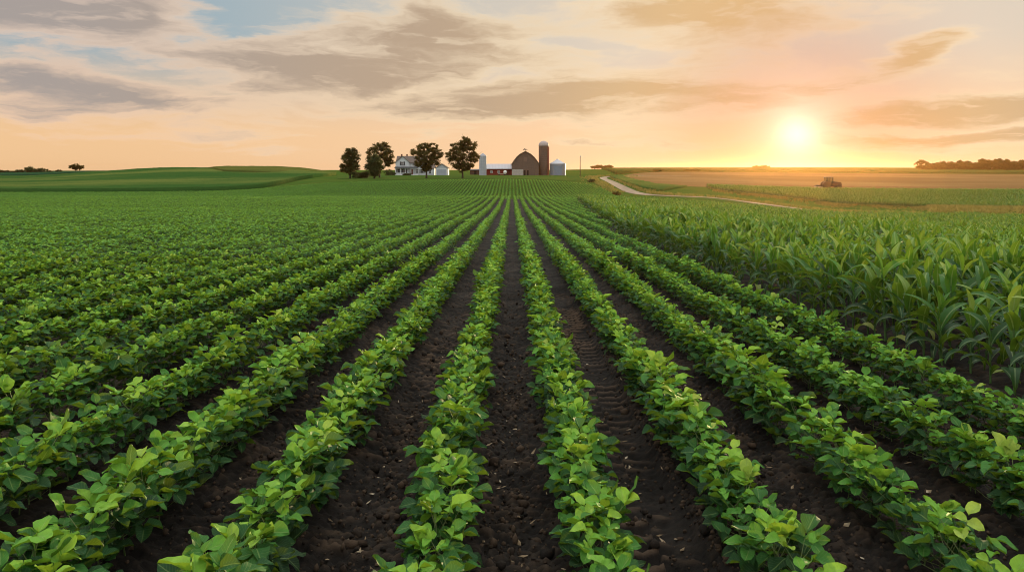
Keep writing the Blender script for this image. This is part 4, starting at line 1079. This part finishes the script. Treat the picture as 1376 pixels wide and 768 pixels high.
w = bpy.data.worlds.new('World'); scene.world = w; w.use_nodes = True; t = NT(w.node_tree)
d = t.n('ShaderNodeTexCoord').outputs['Generated']
X, Y, Z = t.sep(d)
A = t.m('ARCTAN2', X, Y); E = t.m('ARCSINE', Z)
sky = t.n('ShaderNodeTexSky', sky_type='NISHITA', sun_disc=False); sky.sun_elevation = SUN_E; sky.sun_rotation = SUN_A; sky.air_density = 1.0; sky.dust_density = 1.5; sky.altitude = 200
K = 10.0   # colours below are display radiance; the Background runs at 0.1
def kc(c, s=1.0): return [q*K*s for q in c]
dA = t.m('SUBTRACT', A, SUN_A); adA = t.m('ABSOLUTE', dA)
hor = t.mix(t.ss(adA, 0.03, 0.42), kc((0.93, 0.65, 0.41)), kc((0.95, 0.64, 0.39)))
hor = t.mix(t.ss(adA, 0.3, 0.95), hor, kc((0.92, 0.59, 0.32)))
up = t.mix(t.ss(dA, -0.90, -0.20), kc((0.32, 0.44, 0.51)), kc((0.72, 0.63, 0.52)))
up = t.mix(t.ss(dA, 0.15, 0.8), up, kc((0.66, 0.62, 0.54)))
back = t.ss(adA, 1.2, 2.6)
hor = t.mix(back, hor, kc((0.52, 0.46, 0.46))); up = t.mix(back, up, kc((0.80, 0.80, 0.80)))
zen = kc((2.0, 2.05, 1.95))
g1 = t.ss(E, 0.035, 0.17)
base = t.mix(g1, hor, up)
base = t.mix(t.ss(E, 0.25, 0.9), base, zen)
base = t.mix(0.05, base, sky.outputs[0])
# sun aureole
dot = t.n('ShaderNodeVectorMath', operation='DOT_PRODUCT'); t.put(dot.inputs[0], d); dot.inputs[1].default_value = SUN_DIR
ang = t.m('ARCCOSINE', t.m('MINIMUM', dot.outputs['Value'], 1.0))
dE = t.m('SUBTRACT', E, SUN_E)
# clouds
def uv2ae(u, v):
    a = math.atan((u-UC)/F); return a, math.atan((VH-v)/F*math.cos(a))
pl = t.comb(t.m('DIVIDE', X, t.m('ADD', t.m('ABSOLUTE', Z), 0.10)), t.m('DIVIDE', Y, t.m('ADD', t.m('ABSOLUTE', Z), 0.10)), 0.0)
st1 = t.comb(t.m('MULTIPLY', A, 1.0), t.m('MULTIPLY', E, 4.2), 0.3)
wx = t.noise(st1, 4.0, 5, 0.6); wy = t.noise(t.comb(t.m('MULTIPLY', A, 1.0), t.m('MULTIPLY', E, 3.5), 4.7), 4.5, 5, 0.6)
Aw = t.m('ADD', A, t.m('MULTIPLY', t.m('SUBTRACT', wx, 0.5), 0.22)); Ew = t.m('ADD', E, t.m('MULTIPLY', t.m('SUBTRACT', wy, 0.5), 0.055))
CL = [(80, 10, 190, 30, 1.0, 0.08), (215, 62, 90, 9, 0.6, 0.12), (60, 120, 210, 27, 0.85, 0.05), (300, 140, 200, 16, 0.4, 0.02), (455, 92, 185, 30, 1.05, -0.02), (560, 50, 160, 38, 0.85, -0.1), (650, 62, 110, 30, 0.7, 0.05), (850, 48, 90, 16, 0.6, 0.1), (330, 88, 110, 18, 0.6, 0.0),
      (800, 132, 300, 24, 0.95, -0.02), (640, 128, 130, 20, 0.5, 0), (960, 18, 130, 36, 1.0, 0.05), (730, 22, 110, 22, 0.5, 0.05), (1245, 72, 62, 18, 0.95, -0.25), (1310, 148, 200, 14, 1.15, -0.03), (1290, 183, 190, 9, 1.0, -0.02), (1120, 140, 140, 14, 0.5, 0.05), (830, 188, 130, 5, 0.45, 0.0), (300, 172, 330, 18, 0.35, 0.0)]
acc = None
for (u, v, du, dv, wt, tilt) in CL:
    a0, e0 = uv2ae(u, v); ra = 1.22*du/F*math.cos(a0)**1.5; re = 1.36*dv/F
    dx = t.m('SUBTRACT', Aw, a0); dy = t.m('SUBTRACT', Ew, e0); dy = t.m('ADD', dy, t.m('MULTIPLY', dx, tilt))
    q = t.m('ADD', t.m('POWER', t.m('ABSOLUTE', t.m('MULTIPLY', dx, 1/ra)), 2.0), t.m('POWER', t.m('ABSOLUTE', t.m('MULTIPLY', dy, 1/re)), 2.0))
    g = t.m('MULTIPLY', t.m('EXPONENT', t.m('MULTIPLY', q, -1.0)), wt)
    acc = g if acc is None else t.m('MAXIMUM', acc, g)
fine = t.noise(t.comb(t.m('MULTIPLY', Aw, 1.0), t.m('MULTIPLY', t.m('SQRT', t.m('MAXIMUM', t.m('ADD', Ew, 0.004), 0.0001)), 3.2), 1.7), 7.0, 9, 0.58, 0.1)
fine2 = t.noise(t.comb(t.m('MULTIPLY', Aw, 1.0), t.m('MULTIPLY', t.m('SQRT', t.m('MAXIMUM', t.m('ADD', Ew, 0.004), 0.0001)), 4.6), 9.7), 15.0, 4, 0.5, 0.0)
gen = t.noise(pl, 0.9, 6, 0.6, 0.4)
front = t.ss(t.m('ABSOLUTE', A), 0.7, 1.1, 1, 0)
infr = t.m('MULTIPLY', front, t.ss(E, 0.24, 0.36, 1, 0))
accg = t.m('ADD', t.m('MULTIPLY', acc, infr), t.m('MULTIPLY', t.m('SUBTRACT', 1.0, infr), t.ss(gen, 0.42, 0.75)))
dens = t.m('ADD', accg, t.m('MULTIPLY', t.m('SUBTRACT', fine, 0.5), 1.5))
thin = t.ss(dens, 0.16, 0.52); core = t.ss(dens, 0.28, 0.88)
lit = t.ss(fine2, 0.50, 0.70)
edge_c = t.mix(t.ss(dA, -0.95, -0.35), kc((0.95, 0.67, 0.48)), kc((0.97, 0.77, 0.51)))
core_c = t.mix(t.ss(dA, -1.0, -0.45), kc((0.36, 0.325, 0.31)), kc((0.47, 0.345, 0.24)))
core_c = t.mix(t.ss(dA, -0.50, -0.05), core_c, kc((0.74, 0.485, 0.23)))
core_c = t.mix(t.ss(dA, 0.10, 0.35), core_c, kc((0.54, 0.385, 0.24)))
edge_c = t.mix(back, edge_c, kc((0.85, 0.76, 0.72))); core_c = t.mix(back, core_c, kc((0.58, 0.54, 0.56)))
col = t.mix(t.m('MULTIPLY', thin, 0.70), base, edge_c)
col = t.mix(t.m('MULTIPLY', core, t.m('SUBTRACT', 0.92, t.m('MULTIPLY', lit, 0.45))), col, core_c)
veil = t.mix(t.ss(ang, 0.02, 0.24), (0.66, 0.56, 0.60), (1.0, 1.0, 1.0))
col = t.mix(1.0, col, veil, 'MULTIPLY')
glow = t.m('ADD', t.m('MULTIPLY', t.m('EXPONENT', t.m('MULTIPLY', t.m('POWER', t.m('MULTIPLY', ang, 1/0.023), 2.0), -1.0)), 0.42),
           t.m('ADD', t.m('MULTIPLY', t.m('EXPONENT', t.m('MULTIPLY', ang, -1/0.050)), 0.46), t.m('MULTIPLY', t.m('EXPONENT', t.m('MULTIPLY', ang, -1/0.16)), 0.12)))
gl = t.mix(t.ss(ang, 0.02, 0.12), kc((1.0, 0.84, 0.66)), kc((1.0, 0.50, 0.28)))
vs = t.n('ShaderNodeVectorMath', operation='SCALE'); t.put(vs.inputs[0], gl); t.put(vs.inputs['Scale'], glow)
va = t.n('ShaderNodeVectorMath', operation='ADD'); t.put(va.inputs[0], col); t.put(va.inputs[1], vs.outputs[0])
bg = t.n('ShaderNodeBackground'); bg.inputs['Strength'].default_value = 0.1; t.put(bg.inputs['Color'], va.outputs[0])
wo = t.n('ShaderNodeOutputWorld'); t.nt.links.new(bg.outputs[0], wo.inputs[0])
w.cycles.sampling_method = 'MANUAL'; w.cycles.sample_map_resolution = 512

# ------------------------------------------------------------------ camera and render
cam = bpy.data.cameras.new('camera'); co = bpy.data.objects.new('camera', cam); COL.objects.link(co)
co.location = (0, 0, EYE); co.rotation_euler = (math.radians(90), 0, 0)
cam.sensor_width = 36; cam.lens = F/1376*36; cam.shift_y = -(384-VH)/1376; cam.clip_start = 0.05; cam.clip_end = 6000
scene.camera = co
scene.view_settings.view_transform = 'Standard'; scene.view_settings.look = 'None'; scene.view_settings.exposure = 0.0; scene.view_settings.gamma = 1.0; scene.view_settings.use_curve_mapping = False
scene.render.engine = 'CYCLES'
cy = scene.cycles
cy.max_bounces = 6; cy.diffuse_bounces = 3; cy.glossy_bounces = 2; cy.transmission_bounces = 4; cy.transparent_max_bounces = 8; cy.volume_bounces = 0
cy.use_denoising = True; cy.caustics_reflective = False; cy.caustics_refractive = False; cy.sample_clamp_indirect = 4; cy.filter_width = 1.0
cy.denoising_prefilter = 'ACCURATE'; cy.use_adaptive_sampling = False
try: cy.denoiser = 'OPENIMAGEDENOISE'
except Exception: pass
